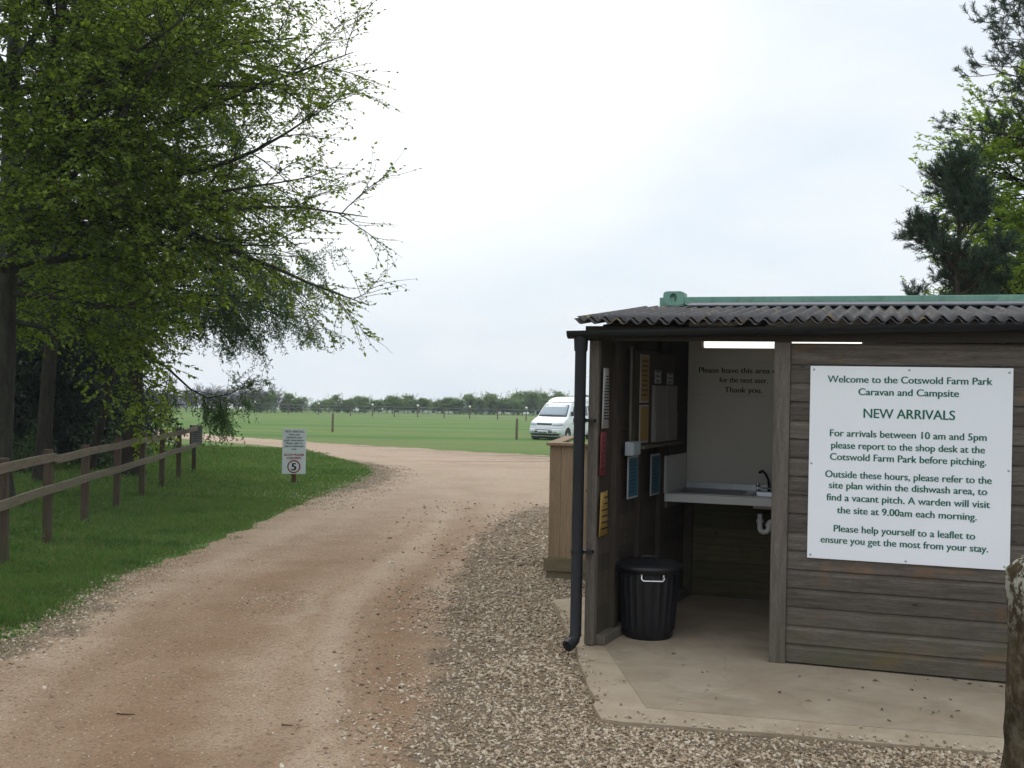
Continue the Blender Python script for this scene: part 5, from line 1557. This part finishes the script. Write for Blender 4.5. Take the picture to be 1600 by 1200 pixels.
def build_pine(label, loc, seed, H, stem_dir, limbs, r0, trop=.03, lsub=(.7, 1.4), up=.12):
    rng = np.random.default_rng(seed)
    t = thing("pine_tree", label, "tree", loc)
    wd = Net()
    P = grow(rng, np.array([[0., 0, -.2]]), np.array([stem_dir]), np.array([H]), 16, .03, (0, 0, .04)); V, F = tubes(P, [r0], [.006], 10, .9); wd.add(V, F)
    hs = np.array([l[0] for l in limbs]); az = np.array([l[1] for l in limbs]); el = np.array([l[2] for l in limbs]); ln = np.array([l[3] for l in limbs])
    x = np.interp(hs, P[0, :, 2], P[0, :, 0]); y = np.interp(hs, P[0, :, 2], P[0, :, 1])
    A = grow(rng, np.stack([x, y, hs], -1), np.stack([np.cos(az) * np.cos(el), np.sin(az) * np.cos(el), np.sin(el)], -1), ln, 11, .07, (0, 0, trop)); V, F = tubes(A, .014 + .012 * ln, np.full(len(A), .008), 6, .8); wd.add(V, F)
    p, d, l, tt = spawn(rng, A, 11, .22, 1.0, (.5, .95), lsub, .45, up, .5); B = grow(rng, p, d, l, 7, .09, (0, 0, .05)); V, F = tubes(B, .004 + .006 * l, np.full(len(B), .004), 4); wd.add(V, F)
    p, d, l, tt = spawn(rng, B, 5, .35, 1.0, (.45, .9), (.2, .42), .3, .2, .3); Cc = grow(rng, p, d, l, 5, .06, (0, 0, .09)); V, F = tubes(Cc, np.full(len(Cc), .005), np.full(len(Cc), .0035), 3); wd.add(V, F)
    wd.build("trunk", M['pine_bark'], t)
    n = Net()
    n.add(*needles(rng, Cc, 46, .075, .0042, .45)); n.add(*needles(rng, B, 40, .075, .0042, .8))
    n.add(*needles(rng, P[:, -5:], 620, .095, .0048, .0))
    n.build("crown", M['pine_leaf'], t, False)
    return t

def build_right_trees():
    g = lambda x, y: float(gz(x, y))
    rg = random.Random(31)
    # tall pine whose trunk stands off to the right, limbs reaching left high up
    limbs = [(h, rg.uniform(0, 6.28), rg.uniform(-.1, .35), rg.uniform(1.6, 3.0)) for h in np.linspace(6.4, 11.5, 30)]
    limbs += [(5.7, R(182), .08, 3.0), (6.0, R(170), .12, 2.7), (5.9, R(196), .1, 2.9), (6.5, R(190), .2, 2.7), (7.0, R(180), .25, 2.6), (7.5, R(193), .3, 2.5), (7.3, R(178), .3, 2.7), (7.8, R(165), .42, 2.6), (6.5, R(200), .1, 2.6), (8.2, R(185), .4, 2.6), (6.9, R(160), .2, 2.5)]
    build_pine("tall pine at the right border, long limbs reaching left high above the container", (9.9, 18.4, g(9.9, 18.4)), 61, 12.5, (.0, .0, 1), limbs, .17, .0)
    limbs = [(h, rg.uniform(0, 6.28), rg.uniform(.0, .4), min(1.75 * (1 - h / 5.7) + .12, .55 + .5 * (h - 2.2))) for h in np.linspace(2.2, 5.0, 26)]
    build_pine("young dark pine with an upright leader, just behind the container roof", (6.85, 17.2, g(6.85, 17.2)), 62, 5.95, (-.055, .0, 1), limbs, .085, .06, (.2, .46), .3)
    build_beech("beech_tree", "fresh yellow-green beech between the two pines behind the container", (8.95, 18.3, g(8.95, 18.3)), 63, 6.7, [(.0, .0, .12, 6.9, 0)], 42, (1.0, 2.25), .09, 19, 1.8, ('bright_leaf', 'dark_bark'), None, .0, (8, 8))
    build_conifer_copy()

def build_conifer_copy():
    k = build_conifer_mesh(77, 4.6, .4, 1.7, 70)
    for i, (x, y, lab) in enumerate(((8.7, 20.2, "dark dense conifer low behind the young pine, above the container roof"), (10.6, 22.0, "dark dense conifer at the right border behind the beech"))):
        t = thing("dark_conifer", lab, "tree", (x, y, float(gz(x, y))), i * 2.0)
        link("trunk", k[0], M['dark_bark'], t); link("crown", k[1], M['conifer_leaf2'], t)

def tree_mats():
    M['beech_leaf'] = leafmat("young_beech_leaf", (.06, .105, .011), (.25, .32, .045), .5, (1.35, 1.4, .7))  # wide random spread also stands for lit and shaded leaves
    M['bright_leaf'] = leafmat("bright_beech_leaf", (.16, .25, .03), (.29, .38, .06), .5, (1.3, 1.4, .7))
    M['larch_leaf'] = leafmat("larch_needles", (.05, .10, .035), (.10, .165, .05), .35)
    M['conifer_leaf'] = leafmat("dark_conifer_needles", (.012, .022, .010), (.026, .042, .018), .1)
    M['conifer_leaf2'] = leafmat("brownish_conifer_needles", (.03, .032, .012), (.06, .065, .022), .2)
    M['shrub_leaf'] = leafmat("glossy_evergreen_leaf", (.025, .06, .014), (.06, .11, .028), .2, None, .35)
    M['hedge_leaf'] = leafmat("hazy_field_tree_leaf", (.11, .165, .075), (.19, .26, .115), .38)  # distance haze mixed into this pale leaf colour
    M['pine_leaf'] = leafmat("pine_needles", (.022, .045, .028), (.045, .08, .048), .2)
    M['beech_bark'] = barkmat("grey_beech_bark", (.022, .02, .016), (.07, .064, .05), 3, (.04, .048, .02))  # near-black tone puts the backlit silhouette of the limbs into the bark
    M['dark_bark'] = barkmat("dark_ridged_bark", (.016, .012, .009), (.05, .04, .032), 5, (.03, .035, .016))
    M['pine_bark'] = barkmat("pine_bark", (.04, .028, .022), (.12, .085, .065), 5)
    M['twig'] = plain("beech_twig", (.022, .015, .012), .8, .2)
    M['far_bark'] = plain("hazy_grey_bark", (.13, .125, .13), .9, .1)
    M['fpost2'] = wood("red_brown_post", (.07, .028, .016), (.13, .06, .035), (12, 12, 1), False, None, .1)

def build_litter():
    rng = np.random.default_rng(14)
    V, F = [], []
    def bit(x, y, z, L, W, a, curl):
        b = len(V); c, s_ = math.cos(a), math.sin(a)
        for u, v, h in ((-L, 0, .002), (0, -W, .003 + curl), (L, 0, .004), (0, W, .003 + curl * .5)):
            V.append((x + u * c - v * s_, y + u * s_ + v * c, z + h))
        F.append((b, b + 1, b + 2, b + 3))
    for k in range(46):
        s_, d = rng.uniform(-1.0, 1.5), -rng.uniform(.03, 1.15)
        if k < 22: s_, d = rng.uniform(.75, 1.45), -rng.uniform(.02, 1.0)
        x, y, _ = S(s_, d)
        bit(x, y, 0, rng.uniform(.006, .024), rng.uniform(.004, .012), rng.uniform(0, 6), rng.uniform(0, .012))
    for k in range(60):
        x, y = rng.uniform(-3.2, -.3), rng.uniform(4.6, 12); bit(x, y, float(gz(x, y)) + .009, rng.uniform(.006, .016), rng.uniform(.003, .007), rng.uniform(0, 6), rng.uniform(0, .008))
    for k in range(50):
        x, y = rng.uniform(-5, -3.4), rng.uniform(7, 20)
        if x < inner_x(np.array([y]))[0]: bit(x, y, float(gz(x, y)) + .04, rng.uniform(.01, .03), rng.uniform(.008, .015), rng.uniform(0, 6), rng.uniform(0, .01))
    m = leafmat("dead_leaf", (.05, .032, .018), (.17, .11, .06), .1)
    tag(link("leaf_litter", np_mesh("leaf_litter", np.array(V), np.array(F)), m), "dry brown leaf scraps lying on the slab and track", kind="stuff")
    # fallen twigs on the track
    for (x, y, L, a, lab) in ((-2.05, 5.9, .11, -.5, "curved dark twig lying on the bare track in the foreground"), (-1.15, 5.75, .06, .15, "short dark twig on the track nearest the gravel"), (-2.9, 5.35, .06, -.2, "short dark twig on the track at lower left")):
        P = grow(rng, np.array([[0., 0, .008]]), np.array([[1., 0, 0]]), np.array([L]), 7, .18, (0, .03, 0)); P[..., 2] = .008
        V_, F_ = tubes(P, [.0035], [.002], 6)
        o = link("fallen_twig", np_mesh("fallen_twig", V_, F_), M['twig'], None, (x, y, float(gz(x, y)) + .006), a); tag(o, lab, "twig", "fallen twigs on the track")

def build_haze():
    m = bpy.data.materials.new("thin_haze"); m.use_nodes = True
    t = m.node_tree; t.nodes.remove(t.nodes["Principled BSDF"])
    v = t.nodes.new("ShaderNodeVolumePrincipled")
    v.inputs["Color"].default_value = (.86, .92, 1.0, 1); v.inputs["Density"].default_value = .0006; v.inputs["Anisotropy"].default_value = .2
    t.links.new(v.outputs[0], t.nodes["Material Output"].inputs["Volume"])
    b = MB().box(-334, 334, -184, 424, -48, 16.5)
    tag(b.build("haze", m), kind="stuff")

# ------------------------------------------------------------------ build everything
make_mats(); tree_mats()
build_ground(); build_track(); build_slab()
build_shed(); build_container(); build_enclosure(); build_stone()
build_rail_fence(); build_field_posts(); build_speed_sign()
build_welcome_sign(); build_inside()
build_van(); build_far_cars()
build_beech("beech_tree", "large young-leaved beech spreading over the fence at the left", (-7.55, 16.5, float(gz(-7.5, 16.5))), 51, 12.0,
            [(.03, .0, .21, 12.5, 0), (.17, -.05, .13, 9.0, 2.7)], 44, (2.4, 4.7), .086, 12, 2.75, bias=(R(-20), .5), sec=15, twigs=(12, 11),
            extra=[(h, R(a), e, l) for h, a, e, l in ((3.6, 6, .14, 4.1), (3.9, -16, .1, 5.0), (4.1, -40, .1, 5.0), (4.3, -2, .08, 5.6), (4.5, -25, .1, 5.5), (4.7, 8, .08, 5.2), (4.9, -12, .1, 5.6), (5.3, -35, .12, 5.2), (5.7, -5, .15, 5.0), (6.2, -22, .18, 4.7), (6.8, 4, .2, 4.5), (7.4, -15, .25, 4.3), (8.0, -28, .3, 4.0))])
build_larch((-7.9, 23.4, float(gz(-7.9, 23.4))))
build_dark_wood()
build_right_trees()
build_hedge()
build_gravel(); build_grass(); build_litter()
build_haze()
bpy.context.view_layer.update()
